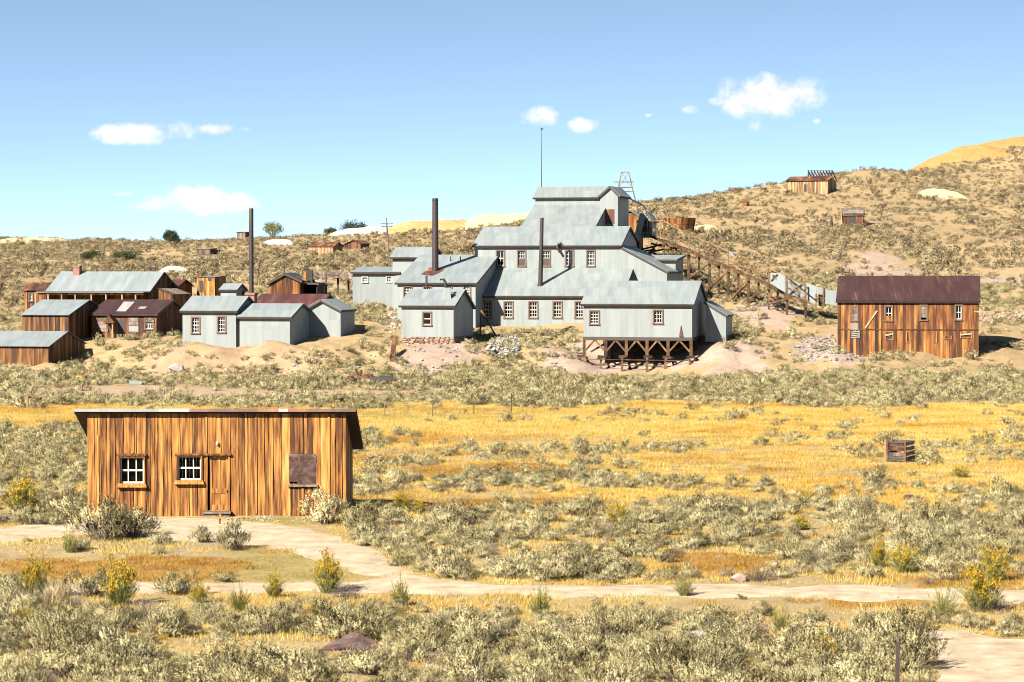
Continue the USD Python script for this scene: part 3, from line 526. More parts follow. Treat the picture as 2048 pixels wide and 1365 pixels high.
tin = thing('tin_shed', 'low grey metal shed with two small white windows left of the wing', 'shed', P(750, 604, 238))
house(tin, 705.5, 797, 606, 545, 536, 237, rad(6), 6.0, ridge=1.0, seed=31, wins_px=[mw(723.5, 553.5, 736, 566, cols=3, rows=2, frame='sash_white', fw=.08), mw(772, 552, 785, 565, cols=3, rows=2, frame='sash_white', fw=.08)], rmat='blue_roof', over=.3)

# the small house in front on a stone footing
off = thing('assay_house', 'small grey metal house on a rough stone footing in front of mill', 'house', P(850, 687, 212))
o1 = house(off, 803, 907, 674, 611, 580.5, 212, YAW, 7.4, rear=-.25, seed=41, wins_px=[mw(844.5, 623.5, 864, 652, cols=1, rows=2, style='mill')], drop_=.0, rmat='blue_roof', over=.25)
o1['rg'] = .5
F = o1['front']; r = np.random.default_rng(5); mb_ = []
bot = P(803, 689, 212)[2]; n_row = 5; zz = np.linspace(bot - .25, o1['zb'] - .02, n_row + 1)
for face, L in ((F, o1['w']), (Frame(F.pt(o1['w'], 0), o1['ey']), 7.4)):
    MB().box(face, .1, L - .1, bot - 1.2, o1['zb'] - .03, -.5, -.12).build('footing', MAT['rock_rust'], off)
    for j in range(n_row):
        s = 0
        while s < L - .1:
            w_ = min(r.uniform(.3, .75), L - s); k = trimesh.creation.icosphere(1, 1.0); v = np.array(k.vertices); v = np.sign(v) * np.abs(v) ** .6 * np.array([w_ * .52, .2, (zz[j + 1] - zz[j]) * .54]); v += r.normal(0, .012, v.shape)
            c = face.pt(s + w_ / 2, (zz[j] + zz[j + 1]) / 2, -.1 + r.uniform(-.04, .05)); MB().add(c + v[:, :1] * face.A + v[:, 1:2] * face.N + v[:, 2:] * V3(0, 0, 1), k.faces, r.uniform(0, 1)).build('stone', MAT['rock_pink' if r.random() < .6 else 'rock_rust'], off); s += w_ + .01
q = roof_pt(dict(o1, rg=.5), 853, 580); pipe('stovepipe', off, 853, 580, 552, .11, .10, q, bands=2)
q = roof_pt(dict(o1, rg=.5), 893, 600); h_ = P(893, 576, q[1])[2] - q[2]
mb = MB(); lo, hi = .55, .28
c = [q + V3(sx * (lo if z == 0 else hi), sy * (lo if z == 0 else hi) + .3, z * h_ - (.6 if z == 0 else 0)) for z in (0, 1) for sy in (-1, 1) for sx in (-1, 1)]; mb.add(c, BOXF); mb.build('roof_vent', MAT['mill_wall'], off)
mb = MB(); tq = q + V3(-.1, .3, h_); mb.tube([tq, tq + V3(0, 0, .5), tq + V3(-.2, 0, .8), tq + V3(-.5, 0, .75)], .12, 8); mb.build('vent_elbow', MAT['char'], off)
mb = MB(); b0 = F.pt(o1['w'] + .5, 0, 0) + o1['ey'] * 8.2; g0 = float(H(*b0[:2])); mb.beam(V3(b0[0], b0[1], g0), V3(b0[0] + .1, b0[1], g0 + 2.6), .14); mb.beam(V3(b0[0] + .1, b0[1], g0 + 2.6), V3(b0[0] + 1.6, b0[1] - .2, g0), .14); mb.beam(V3(b0[0], b0[1], g0 + 1.1), V3(b0[0] + 1.0, b0[1] - .1, g0 + 1.2), .1)
fr = thing('leaning_timbers', 'leaning dark timbers propped behind the small stone-footed house', 'timbers', V3(b0[0], b0[1], g0)); mb.build('brace', MAT['timber'], fr)

# the building on stilts
sb = thing('stilt_building', 'grey metal building standing on braced timber stilts above pale tailings', 'building', P(1280, 674, 203))
s1 = house(sb, 1167, 1384, 674, 607, 564, 204, YAW, 8.6, rear=0, seed=51, drop_=0, over=.3, wins_px=[mw(1178, 620.5, 1199.5, 650, cols=3, rows=4, frame='window_wood'), mw(1305.5, 619, 1327, 648.5, cols=3, rows=3)])
s2 = gable_front(sb, 1411, 1452, 681, [(1411, 606), (1452, 631)], 204.8, YAW, 4.2, seed=52, drop_=.15, over=.12, rake=.1)
F = s1['front']; W = s1['w']; zf = s1['zb']
mb = MB(); mb.box(F, -.05, W + .05, zf - .3, zf - .004, -.35, .03); mb.build('floor_beam', MAT['dark_wood'], sb)
MB().box(F, .02, W - .02, zf - .29, zf - .02, -8.5, -.36).build('floor', MAT['dark_wood'], sb)
g2 = Frame(F.O + o1['ey'] * 0 - F.N * 3.8, F.A)
cols_ = [1167.8, 1210.8, 1252.3, 1293.5, 1335.5, 1381.5]
ss = [F.px(c, 690)[0] for c in cols_]
for s in ss:
    p = F.pt(s, zf - .3, -.12); zb_ = F.px(1280, 711)[1]; MB().beam(V3(p[0], p[1], zb_ - .1), p, .26, .26, .6, up=(0, 1, 0)).build('post', MAT['dark_timber'], sb)
for i in range(len(ss) - 1):
    a, b = ss[i], ss[i + 1]; zt, zm = zf - .32, zf - 1.25
    if i % 1 == 0:
        MB().beam(F.pt(a + .1, zm, -.1), F.pt((a + b) / 2 - .05, zt, -.1), .15, .15, .8).build('brace', MAT['dark_timber'], sb)
        MB().beam(F.pt(b - .1, zm, -.1), F.pt((a + b) / 2 + .05, zt, -.1), .15, .15, .9).build('brace', MAT['dark_timber'], sb); MB().beam(F.pt(a, zm - .2, -3.2), F.pt(b, zt, -3.2), .16, .16, .2).build('brace', MAT['dark_timber'], sb); MB().beam(F.pt(b, zm - .9, -3.3), F.pt(b, zt, -3.3), .24, .24, .2, up=(0, 1, 0)).build('brace', MAT['dark_timber'], sb)
# lower bents: caps, leaning legs and rails in front of the posts
caps = [1162, 1203, 1245, 1295, 1333, 1381]; zc = F.px(1280, 714)[1]
for i, cx in enumerate(caps):
    s = F.px(cx, 714)[0]; o = .25; p = F.pt(s, zc, o)
    MB().beam(F.pt(s - .3, zc, o), F.pt(s + .45, zc + r.uniform(-.08, .08), o - .1), .22, .24, .2).build('cap_beam', MAT['dark_timber'], sb)
    lean = r.uniform(-.35, .15); bq = F.pt(s + lean, 0, o + .5); bz = float(H(bq[0], bq[1])) - .3
    MB().beam(V3(bq[0], bq[1], bz), F.pt(s, zc - .1, o), .2, .2, .6, up=(0, 1, 0)).build('lower_post', MAT['dark_timber'], sb)
    bq = F.pt(s + .55, 0, o - 1.2); bz = float(H(bq[0], bq[1])) - .3; MB().beam(V3(bq[0], bq[1], bz), F.pt(s + .5, zc - .1, o - .3), .2, .2, .3, up=(0, 1, 0)).build('lower_post', MAT['dark_timber'], sb)
s0_, s1_ = F.px(1160, 716)[0], F.px(1392, 716)[0]
MB().beam(F.pt(s0_, zc - .22, .55), F.pt(s1_, zc - .3, .55), .05, .06, .5).build('rail', MAT['dark_timber'], sb); MB().beam(F.pt(s0_ + 1, zc - .75, .1), F.pt(s1_, zc - .85, .1), .05, .07, .3).build('rail', MAT['dark_timber'], sb)
# wooden spout with a rust plume
s, z = F.px(1362, 668); MB().add([F.pt(s - .16, z - .25, .03), F.pt(s + .2, z - .25, .03), F.pt(s, z + .75, .03), F.pt(s - .16, z - .25, .1), F.pt(s + .2, z - .25, .1), F.pt(s, z + .75, .1)], [[0, 1, 2], [3, 5, 4], [0, 3, 4], [0, 4, 1], [1, 4, 5], [1, 5, 2], [2, 5, 3], [2, 3, 0]]).build('spout', MAT['rusty_sheet'], sb)
FOOT.append(Polygon([F.pt(a, 0, b)[:2] for a, b in ((-.6, 1.5), (W + 1, 1.5), (W + 1, -9), (-.6, -9))]))

# ------------------------------------------------------------------ boiler house group
bh = thing('boiler_house', 'pale grey metal boiler house with a small box monitor on its roof', 'house', P(420, 692, 212))
b1 = house(bh, 365.5, 472, 690, 621, 594, 211, YAW, 6.0, seed=61, wins_px=[mw(382, 633.5, 400.5, 668), mw(434, 632, 452.5, 666.5)], drop_=1.0, rmat='blue_roof', over=.28)
house(bh, 441.5, 472.5, 600, 580, 569, 214.5, YAW, 2.6, seed=62, drop_=1.2, rmat='blue_roof', over=.16, rake=.16)
q = P(483, 590, 216); MB().tube([q - V3(0, 0, .9), q, q + V3(.3, 0, .25)], [.22, .25, .3], 10).build('red_hood', MAT['red_roof'], bh)
ms = thing('engine_shed', 'plain grey metal shed in front of the brick chimney', 'shed', P(530, 694, 209.5))
house(ms, 479.5, 580, 693, 633.8, 609, 209.5, YAW, 6.6, rear=.2, seed=63, drop_=1.0, rmat='blue_roof', over=.26)
gs = thing('gable_shed', 'grey metal shed with its gable end facing the valley', 'shed', P(645, 672, 212))
gable_front(gs, 606, 681, 672, [(606, 622), (643, 600.5), (681, 621)], 214, YAW, 4.5, seed=64, drop_=.9, rmat='blue_roof', over=.12, rake=.25)
q = P(503, 616, 214.5); ch = thing('boiler_smokestack', 'tallest iron smokestack standing on a red brick base', 'smokestack', q)
mb = MB(); z1 = P(503, 586, 214.5)[2]; zq = P(503, 640, 214.5)[2]; Fq = Frame(V3(q[0], q[1], 0), V3(cos(YAW), -sin(YAW), 0))
mb.box(Fq, -.42, .42, zq, z1 - .2, -.42, .42); mb.box(Fq, -.5, .5, z1 - .2, z1, -.5, .5); mb.build('brick_base', MAT['brick_work'], ch)
pipe('pipe', ch, 503, 585, 417, .22, .21, V3(q[0], q[1], z1), bands=8)
rr_ = thing('red_roof_shed', 'long building showing only its rusty red roof behind the engine shed', 'building', P(570, 615, 222))
house(rr_, 506, 636, 640, 613, 590, 222, YAW, 6.5, seed=65, wmat='rust_board', rmat='red_roof', kind='plank', drop_=.8)

# ruined plank mill behind, charred roof
ru = thing('ruined_plank_shed', 'collapsing brown plank shed with a caved-in black roof', 'shed', P(585, 592, 240))
u = gable_front(ru, 538, 600, 594, [(538, 566), (570, 548), (600, 562)], 241, rad(4), 6.5, wmat='brown_board', rmat='char', kind='plank', seed=71, over=.25, drop_=1.0)
u2 = gable_front(ru, 598, 634, 594, [(598, 566), (634, 568)], 241.6, rad(4), 5.5, wmat='dark_wood', rmat='char', kind='plank', seed=72, over=.2, drop_=1.0, skip=('face',))
F = u['front']; Rr = np.random.default_rng(3)
for i in range(16):
    a = P(Rr.uniform(560, 630), Rr.uniform(553, 566), Rr.uniform(241.5, 246)); d = V3(Rr.uniform(-1.6, 1.6), Rr.uniform(-1, 1), Rr.uniform(-.4, .4)); MB().beam(a - d, a + d, .22, .06).build('fallen_board', MAT['char'], ru)
q = P(611, 568, 242); Fq = Frame(V3(*P(600, 570, 242)[:2], 0), (1, 0, 0)); s0_, z0_ = Fq.px(601, 566); s1_, z1_ = Fq.px(616, 542)
clad(Fq, Polygon([(s0_, z0_), (s1_, z0_), (s1_, z1_), (s1_ - .4, z1_ - .1), (s0_ + .25, z0_ + .75)]), [], .26, .01, 0, .03, .02, None, 9).build('standing_board', MAT['brown_board'], ru)
MB().box(Fq, s1_, s1_ + .45, z0_, z1_ + .1, -.9, .02).build('charred_corner', MAT['char'], ru)
q = P(569, 548, 243); MB().tube([q - V3(0, 0, .5), q + V3(0, 0, 1.0)], .05, 6).build('vent_pipe', MAT['iron'], ru)
fm = thing('flume', 'grey timber flume on short props running to the tin shed', 'flume', P(660, 552, 246))
for rw, w_ in ((546.5, .22), (549.5, .14), (554.5, .22)): MB().beam(P(624, rw - 2, 247), P(708, rw + .5, 243), .5, w_, .5).build('flume_board', MAT['grey_board'], fm)
for x in (652, 676, 697): p = P(x, 549, 245.5); MB().beam(p + V3(0, 0, .2), drop(p[0], p[1], -.2), .2, .2, .1, up=(0, 1, 0)).build('prop', MAT['grey_board'], fm)
for i in range(5): p = P(Rr.uniform(640, 695), Rr.uniform(545, 556), 246); MB().beam(p, p + V3(Rr.uniform(-.9, .9), 0, Rr.uniform(-.2, .5)), .3, .08).build('loose_board', MAT['char'], fm)

# ------------------------------------------------------------------ houses at the left
br1 = thing('front_barn', 'low dark plank barn at the left edge, nearest of the left houses', 'barn', P(50, 738, 205))
house(br1, -55, 97, 738, 692.5, 664.5, 207, YAW, 8.0, seed=81, wmat='dark_board', rmat='blue_roof', kind='plank', over=.2, rake=.15, drop_=.8, trim=False)
br2 = thing('plank_barn', 'tall dark plank barn with a grey metal roof beside the red-roofed house', 'barn', P(90, 670, 219))
house(br2, 45, 137, 676, 630.5, 601.5, 218, YAW, 9.5, seed=82, wmat='dark_board', rmat='blue_roof', kind='plank', over=.2, rake=.15, drop_=2.2, trim=False)
rh = thing('red_roofed_house', 'reddish plank house with a patched maroon roof and boarded windows', 'house', P(250, 674, 222))
h1 = house(rh, 183, 313, 674, 627.5, 601.3, 221, YAW, 8.2, seed=83, wmat='rust_board', rmat='maroon_roof', kind='plank', over=.25, drop_=1.2,
    wins_px=[mw(258, 636, 277.5, 665, glass=False, sash=None, frame='rust_board'), mw(289, 636, 308, 660, cols=3, rows=2)])
F = h1['front']; R = Frame(V3(h1['FL'][0], h1['FL'][1], h1['ze']), h1['ex'], (lambda u: u / np.linalg.norm(u))(h1['ey'] * 4.1 + V3(0, 0, h1['zr'] - h1['ze'])))
(a, z), (b, z2) = R.px(233, 625), R.px(262, 606); c = R.px(246, 606)[0]; d = R.px(249, 625)[0] if False else R.px(258, 625)[0]
MB().poly(R, Polygon([(a, z), (R.px(252, 625)[0], z), (R.px(270, 606)[0], z2), (R.px(248, 606)[0], z2)]), .10, .115, .8).build('metal_patch', MAT['pale_sheet'], rh, label='pale metal sheet patching the maroon roof')
a, z = R.px(284, 618); MB().poly(R, sbox(a - .3, z - .3, a + .4, z + .35), .10, .115, .2).build('metal_patch', MAT['pale_sheet'], rh)
for (x0, r0, x1, r1) in ((197, 636, 216, 664), (258.5, 636, 277.5, 651), (289.5, 636, 308, 645)):
    a, b, z0, z1 = F.rect(x0, r0, x1, r1); n = max(2, int((z1 - z0) / .3))
    for k in range(n): MB().box(F, a + rng.uniform(-.03, .03), b + rng.uniform(-.03, .03), z0 + (z1 - z0) * k / n + .01, z0 + (z1 - z0) * (k + 1) / n - .01, .08, .11, rng.uniform(.3, .9)).build('shutter_board', MAT['grey_board'], rh)
a, b, z0, z1 = F.rect(258.5, 652, 277.5, 665); MB().box(F, a, b, z0, z1, .08, .1).build('white_board', MAT['pale_sheet'], rh, label='whitish board in the lower half of the window')
po = part('porch', rh); a, b, z0, z1 = F.rect(219, 645, 234.5, 676); mb = MB(); mb.box(F, a, a + .12, z0, z1, .9, 1.02); mb.box(F, b - .12, b, z0, z1, .9, 1.02); mb.box(F, a + .12, b - .12, z1 - .15, z1, .9, 1.02); mb.build('porch_frame', MAT['tan_board'], po)
MB().poly(F, Polygon([(a - .2, z1 - .05), (b + .2, z1 - .05), ((a + b) / 2, z1 + .75)]), .0, 1.15, .3).build('porch_gable', MAT['rust_board'], po); MB().box(F, a + .12, b - .12, z0, z1 - .1, .02, .05).build('door', MAT['tan_board'], po)
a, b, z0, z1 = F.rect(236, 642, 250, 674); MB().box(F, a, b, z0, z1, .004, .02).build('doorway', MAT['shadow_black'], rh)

lh = thing('long_house', 'long house with a grey metal roof, brick chimney and open porch', 'house', P(200, 610, 240))
l1 = house(lh, 95, 297, 622, 584, 545, 243, YAW, 8.0, seed=84, rear=.3, wmat='dark_board', rmat='blue_roof', kind='plank', over=.0, drop_=1.0, trim=False)
F = l1['front']
po = part('porch', lh); zt = l1['ze']
for x in (84, 109, 136, 163, 195, 224, 256, 283):
    s = F.px(x, 600)[0]; p = F.pt(s, zt - .1, 1.6); MB().beam(V3(p[0], p[1], P(x, 622, p[1])[2] - .4), p, .14, .14, .9, up=(0, 1, 0)).build('porch_post', MAT['tan_board'], po)
MB().box(F, -.9, l1['w'] + .1, zt - .3, zt - .1, 1.5, 1.66, .7).build('porch_beam', MAT['brown_board'], po); MB().box(F, -.4, l1['w'] + .2, zt - .06, zt + .02, -.1, 1.9, .5).build('porch_roof', MAT['blue_roof'], po)
a, b, z0, z1 = F.rect(229, 588, 262, 605); MB().box(F, a, b, z0 - .8, z1 + .2, .0, .03, .8).build('plank_panel', MAT['brown_board'], lh); a, b, z0, z1 = F.rect(239, 592, 248, 603); window(lh, F, (a, b, z0, z1), 2, 2)
q = P(155, 558, 246.0); ch = part('chimney', lh); Fq = Frame(V3(q[0], q[1], 0), V3(cos(YAW), -sin(YAW), 0)); zt2 = P(155, 532, 246.0)[2]
mb = MB(); mb.box(Fq, -.36, .36, q[2] - 1.0, zt2 - .15, -.36, .36); mb.box(Fq, -.42, .42, zt2 - .15, zt2, -.42, .42); mb.build('brick_stack', MAT['brick_work'], ch)

ls = thing('brown_roofed_shed', 'small plank shed with brown roof at the far left of the long house', 'shed', P(70, 608, 247))
house(ls, 49, 93, 612, 582, 567, 247, rad(5), 4, seed=85, wmat='brown_board', rmat='rust_board', kind='plank', over=.15, wins_px=[mw(57, 585, 67, 604, cols=2, rows=5)], trim=False)
sr = thing('red_roof_hut', 'little hut with a dull red roof right of the long house', 'hut', P(340, 590, 246)); house(sr, 326, 354, 600, 574, 561, 247, YAW, 4.5, seed=86, wmat='dark_board', rmat='red_roof', kind='plank', over=.2, trim=False)
sl = thing('leaning_hut', 'plank lean-to hut with a slanting top below the dull red roof', 'hut', P(330, 610, 238)); gable_front(sl, 318, 345, 614, [(318, 580), (345, 590)], 238, YAW, 5, wmat='brown_board', rmat='grey_board', kind='plank', seed=87, over=.12, rake=.1, trim=False)
oh = thing('plank_outhouse', 'orange plank outhouse with an open dark doorway left of boiler house', 'outhouse', P(410, 586, 250)); k = house(oh, 394, 430, 588, 556, 553, 250, rad(12), 3.6, ridge=1.0, seed=88, wmat='shed_board', rmat='grey_board', kind='plank', over=.08, rake=.06, trim=False)
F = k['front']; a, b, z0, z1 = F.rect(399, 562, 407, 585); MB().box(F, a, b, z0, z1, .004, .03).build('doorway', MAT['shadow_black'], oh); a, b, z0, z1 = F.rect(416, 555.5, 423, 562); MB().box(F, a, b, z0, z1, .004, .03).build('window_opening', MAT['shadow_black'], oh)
pf = thing('plank_fence', 'low broken plank fence between the huts and the outhouse', 'fence', P(380, 586, 248)); Fq = Frame(V3(*P(363, 588, 249)[:2], 0), (1, 0, 0)); 
for i in range(16):
    s = i * .22 + rng.uniform(-.02, .02); g = float(H(*Fq.pt(s, 0)[:2])); MB().box(Fq, s, s + .2, g - .2, g + rng.uniform(.5, 1.2), 0, .03, rng.uniform(0, 1)).build('plank', MAT['brown_board'], pf)
# ------------------------------------------------------------------ two-storey boarding house at the right
bo = thing('boarding_house', 'two-storey orange-brown plank house with a maroon metal roof', 'house', P(1815, 690, 206))
r1 = house(bo, 1675, 1957, 692, 601, 554, 206, rad(11), 8.0, seed=91, wmat='brown_board', rmat='maroon_roof', kind='plank', over=.25, rake=.15, drop_=1.2,
    wins_px=[mw(1768.5, 611, 1786, 643, cols=2, rows=2, glass=True), mw(1909, 609, 1925.5, 641, cols=2, rows=2), mw(1839, 610, 1855.5, 642, sash=None, glass=False), mw(1701, 612, 1717, 643, sash=None, glass=False)])
F = r1['front']
mb = MB(); a, z = F.px(1675, 659); mb.box(F, 0, r1['w'], z - .05, z + .05, .012, .045, .2); mb.build('storey_band', MAT['dark_board'], bo)
for (x0, r0, x1, r1_) in ((1702, 613, 1716, 642), (1840, 611, 1855, 636), (1770, 632, 1785, 641)):
    a, b, z0, z1 = F.rect(x0, r0, x1, r1_); n = max(1, int((z1 - z0) / .28))
    for k in range(n): MB().box(F, a + .05, b - .05, z0 + (z1 - z0) * k / n + .012, z0 + (z1 - z0) * (k + 1) / n - .012, -.03, .02, rng.uniform(.2, .8)).build('shutter_board', MAT['shed_board' if x0 == 1770 else 'grey_board'], bo)
for i, (x0, r0, x1, r1_) in enumerate(((1770, 663, 1787, 681), (1920, 664, 1944, 677), (1887, 672, 1904, 679), (1812, 662, 1820, 686), (1866, 663, 1874, 686))):
    a, b, z0, z1 = F.rect(x0, r0, x1, r1_); w = part('lower_window', bo); mb = MB(); k = .09
    mb.box(F, a, a + k, z0, z1, .02, .06, .9); mb.box(F, b - k, b, z0, z1, .02, .06, .8); mb.box(F, a + k, b - k, z1 - k, z1, .02, .06, .7); mb.box(F, a + k, b - k, z0, z0 + k, .02, .06, .6); mb.build('frame', MAT['brown_board'], w)
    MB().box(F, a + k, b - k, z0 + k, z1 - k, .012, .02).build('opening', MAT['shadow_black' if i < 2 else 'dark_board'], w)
    if i < 2: MB().beam(F.pt(a + .02, z0 + (z1 - z0) * .55, .08), F.pt(b - .02, z0 + (z1 - z0) * .72, .08), .03, .14, 1.).build('cross_board', MAT['tan_board'], w)
a, b, z0, z1 = F.rect(1700, 646, 1717, 660); MB().box(F, a, b, z0, z1, .02, .05, .9).build('patch_board', MAT['grey_board'], bo)
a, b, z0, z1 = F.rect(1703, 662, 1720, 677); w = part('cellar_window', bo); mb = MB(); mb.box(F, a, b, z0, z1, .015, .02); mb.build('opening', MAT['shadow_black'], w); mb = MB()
for k in range(4): mb.beam(F.pt(a, z0 + (z1 - z0) * (k + .3) / 4, .05), F.pt(b, z0 + (z1 - z0) * (k + .8) / 4, .05), .03, .09, .9)
mb.build('slat', MAT['pale_sheet'], w)
p, q = F.px(1730, 657), F.px(1754, 622); MB().beam(F.pt(p[0], p[1], .06), F.pt(q[0], q[1], .06), .04, .14, 1.).build('leaning_board', MAT['tan_board'], bo)
p = F.px(1957, 624); MB().beam(F.pt(p[0] - .4, p[1], .05), F.pt(p[0] + .5, p[1], .05), .08, .1, 1.).build('stub_beam', MAT['tan_board'], bo)

# ------------------------------------------------------------------ tramway, trestle and chutes
deck = [(1276, 463, 257), (1327, 483, 251), (1377, 502, 246), (1419, 520.6, 241.5), (1457, 536, 237.5), (1497, 554, 233), (1538, 571, 229), (1574, 591, 225.5), (1612, 606, 222)]
rail = [(1306, 442), (1306, 442), (1377, 470), (1419, 486.5), (1461, 503), (1497, 518), (1538, 537), (1574, 555), (1604, 570)]
tr = thing('tramway_trestle', 'long timber tramway trestle sloping down from the mill top', 'trestle', P(1440, 560, 238))
D = [P(*d) for d in deck]; side = V3(.095, 1, 0) / np.linalg.norm(V3(.095, 1, 0)) * 2.0
for i in range(len(D) - 1):
    for o in (0, 1):
        MB().beam(D[i] + side * o, D[i + 1] + side * o, .2, .26, .3 + .3 * o).build('stringer', MAT['timber'], tr)
    n = 9
    for k in range(n):
        p = D[i] + (D[i + 1] - D[i]) * (k + .5) / n + V3(0, 0, .2); MB().beam(p - side * .06, p + side * 1.06, .26, .05, rng.uniform(0, 1)).build('deck_board', MAT['timber'], tr)
    a, b = D[i], D[i + 1]; ha, hb = (P(rail[j][0], rail[j][1], deck[j][2])[2] - D[j][2] for j in (i, i + 1)); ha = 1.3 if i == 0 else ha
    MB().beam(a + V3(0, 0, ha), b + V3(0, 0, hb), .08, .1, .9).build('handrail', MAT['timber'], tr); MB().beam(a + V3(0, 0, ha * .45), b + V3(0, 0, hb * .45), .05, .07, .7).build('handrail', MAT['timber'], tr)
    MB().beam(a + side + V3(0, 0, ha), b + side + V3(0, 0, hb), .07, .09, .6).build('handrail', MAT['timber'], tr)
    if i in (4, 5, 6): MB().beam(a + V3(0, 0, .3), b + V3(0, 0, hb * .8), .1, .12, .6).build('brace', MAT['timber'], tr)
for i, d in enumerate(D):
    h_ = P(rail[i][0], rail[i][1], deck[i][2])[2] - d[2] if i else 1.3
    for o in (0, 1): MB().beam(d + side * o - V3(0, 0, .1), d + side * o + V3(0, 0, h_ + .15), .12, .12, .8, up=(0, 1, 0)).build('rail_post', MAT['timber'], tr)
    for o in (0, 1):
        p = d + side * o; MB().beam(drop(p[0], p[1], -.4), p - V3(0, 0, .1), .27 if i < 6 else .18, .27 if i < 6 else .18, .3, up=(0, 1, 0)).build('post', MAT['timber'], tr)
    MB().beam(d - side * .15 - V3(0, 0, .3), d + side * 1.15 - V3(0, 0, .3), .3, .3, .4).build('cap_beam', MAT['timber'], tr)
for i in range(1, len(D) - 2):
    a, b = D[i], D[i + 1]; g = float(H(a[0], a[1])); hgt = a[2] - g
    if hgt > 1.2:
        MB().beam(a - V3(0, 0, hgt * .75), b - V3(0, 0, .35), .1, .15, .4).build('brace', MAT['timber'], tr); 0 if i % 2 else MB().beam(a + side - V3(0, 0, hgt * .35), b + side - V3(0, 0, min(hgt * .8, b[2] - float(H(*(b + side)[:2])))), .08, .14, .3).build('brace', MAT['timber'], tr); MB().beam(a - V3(0, 0, hgt * .5), a + side - V3(0, 0, hgt * .5), .16, .16, .3).build('girt', MAT['timber'], tr)
    c = (a + b) / 2; MB().beam(drop(c[0] + side[0] * .5, c[1] + side[1] * .5, -.3), c + side * .5 - V3(0, 0, .1), .22, .22, .2, up=(0, 1, 0)).build('post', MAT['timber'], tr)
    MB().beam(c + V3(0, 0, .1), c + V3(0, 0, 1.2), .09, .09, .7, up=(0, 1, 0)).build('rail_post', MAT['timber'], tr)
rt = np.random.default_rng(61)
for i in range(22):
    c = D[0] + (D[1] - D[0]) * rt.uniform(.1, 1.2) + V3(0, rt.uniform(0, 2.5), 0); z0_ = float(H(c[0], c[1])); c[2] = z0_ + rt.uniform(.1, max(.3, (D[0][2] - z0_) * .7)); d_ = V3(rt.uniform(-1.2, 1.2), rt.uniform(-.8, .8), rt.uniform(-.6, .6)); MB().beam(c - d_, c + d_, .2, .2, rt.uniform(0, .6)).build('stacked_timber', MAT['timber'], tr)
p, q = D[2], D[1]; MB().beam(D[1] - V3(0, 0, 2.6) + V3(.8, 0, 0), D[2] - V3(0, 0, 1.8), .16, .2, .6).build('brace', MAT['timber'], tr)
p = drop(D[4][0] + .2, D[4][1], .2); MB().beam(p, D[5] - V3(0, 0, .5), .2, .2, .7).build('brace', MAT['timber'], tr)
for k in range(8): p = D[0] + (D[1] - D[0]) * k / 8; MB().beam(p + V3(0, -.05, 0), p + V3(0, -.05, 1.0), .09, .09, 1., up=(0, 1, 0)).build('baluster', MAT['timber'], tr)
q = P(1467, 508.5, 236.5); MB().beam(q - V3(.45, 0, 0), q + V3(.45, 0, 0), .05, .4, .8).build('white_box', MAT['pale_sheet'], tr, label='whitish box hung on the upper handrail')
ct = thing('metal_chute', 'broken grey metal ore chute at the foot of the tramway', 'chute', P(1600, 600, 222))
Fq = Frame(V3(*P(1555, 590, 226)[:2], 0), V3(cos(rad(30)), -sin(rad(30)), 0))
def quadpx(pts, o0=0, o1=.05, F_=None): F_ = F_ or Fq; return Polygon([F_.px(*p) for p in pts])
for k, pts in enumerate(([(1541, 546), (1560, 547), (1572, 554), (1571, 586), (1556, 577), (1541, 566)], [(1574, 556), (1590, 561), (1609, 575), (1611, 592), (1600, 596), (1574, 588)], [(1612, 566), (1633, 573), (1632, 610), (1612, 600)], [(1650, 580), (1674, 582), (1674, 612), (1650, 608)], [(1633, 574), (1650, 577), (1650, 590), (1633, 588)])):
    po_ = quadpx(pts)
    if k == 1: po_ = po_.difference(unary_union([quadpx([(1580, 562), (1589, 566), (1584, 577)]), quadpx([(1592, 570), (1604, 579), (1598, 589), (1586, 582)])]))
    if k == 0: po_ = po_.difference(quadpx([(1545, 550), (1553, 551), (1554, 560), (1546, 559)]))
    clad(Fq, po_, [], .8, 0, -.02 * k, .03, .01, None, 40 + k).build('chute_plate', MAT['mill_roof'], ct)
for (a, b) in (((1573, 552), (1573, 594)), ((1633, 588), (1633, 618)), ((1648, 574), (1647, 617)), ((1611, 566), (1611, 606))): MB().beam(Fq.pt(*Fq.px(*a), .1), Fq.pt(*Fq.px(*b), .1), .14, .14, .8, up=(0, 1, 0)).build('post', MAT['timber'], ct)
for (a, b) in (((1578, 590), (1606, 568)), ((1600, 594), (1588, 566)), ((1543, 562), (1556, 549)), ((1574, 560), (1600, 588)), ((1634, 600), (1647, 590))): MB().beam(Fq.pt(*Fq.px(*a), .12), Fq.pt(*Fq.px(*b), .12), .09, .09, .4, up=(0, 1, 0)).build('iron_strut', MAT['iron'], ct)
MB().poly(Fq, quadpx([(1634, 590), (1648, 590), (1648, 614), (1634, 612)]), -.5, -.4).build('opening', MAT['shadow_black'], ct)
hh = thing('tramway_head_house', 'narrow grey metal hood over the upper end of the tramway', 'hut', P(1292, 470, 255))
k = gable_front(hh, 1278, 1304, 470, [(1278, 441), (1291, 424.5), (1304, 440)], 255.5, YAW, 3.0, seed=95, wmat='mill_wall', rmat='mill_roof', over=.3, drop_=.3)
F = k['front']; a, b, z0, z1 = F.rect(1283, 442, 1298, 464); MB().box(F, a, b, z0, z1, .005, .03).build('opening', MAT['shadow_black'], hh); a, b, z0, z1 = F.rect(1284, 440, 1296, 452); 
mb = MB(); mb.box(F, a, a + .12, z0, z1, .03, .08); mb.box(F, b - .12, b, z0, z1, .03, .08); mb.box(F, a + .12, b - .12, z0, z0 + .12, .03, .08); mb.build('timber_frame', MAT['tan_board'], hh)
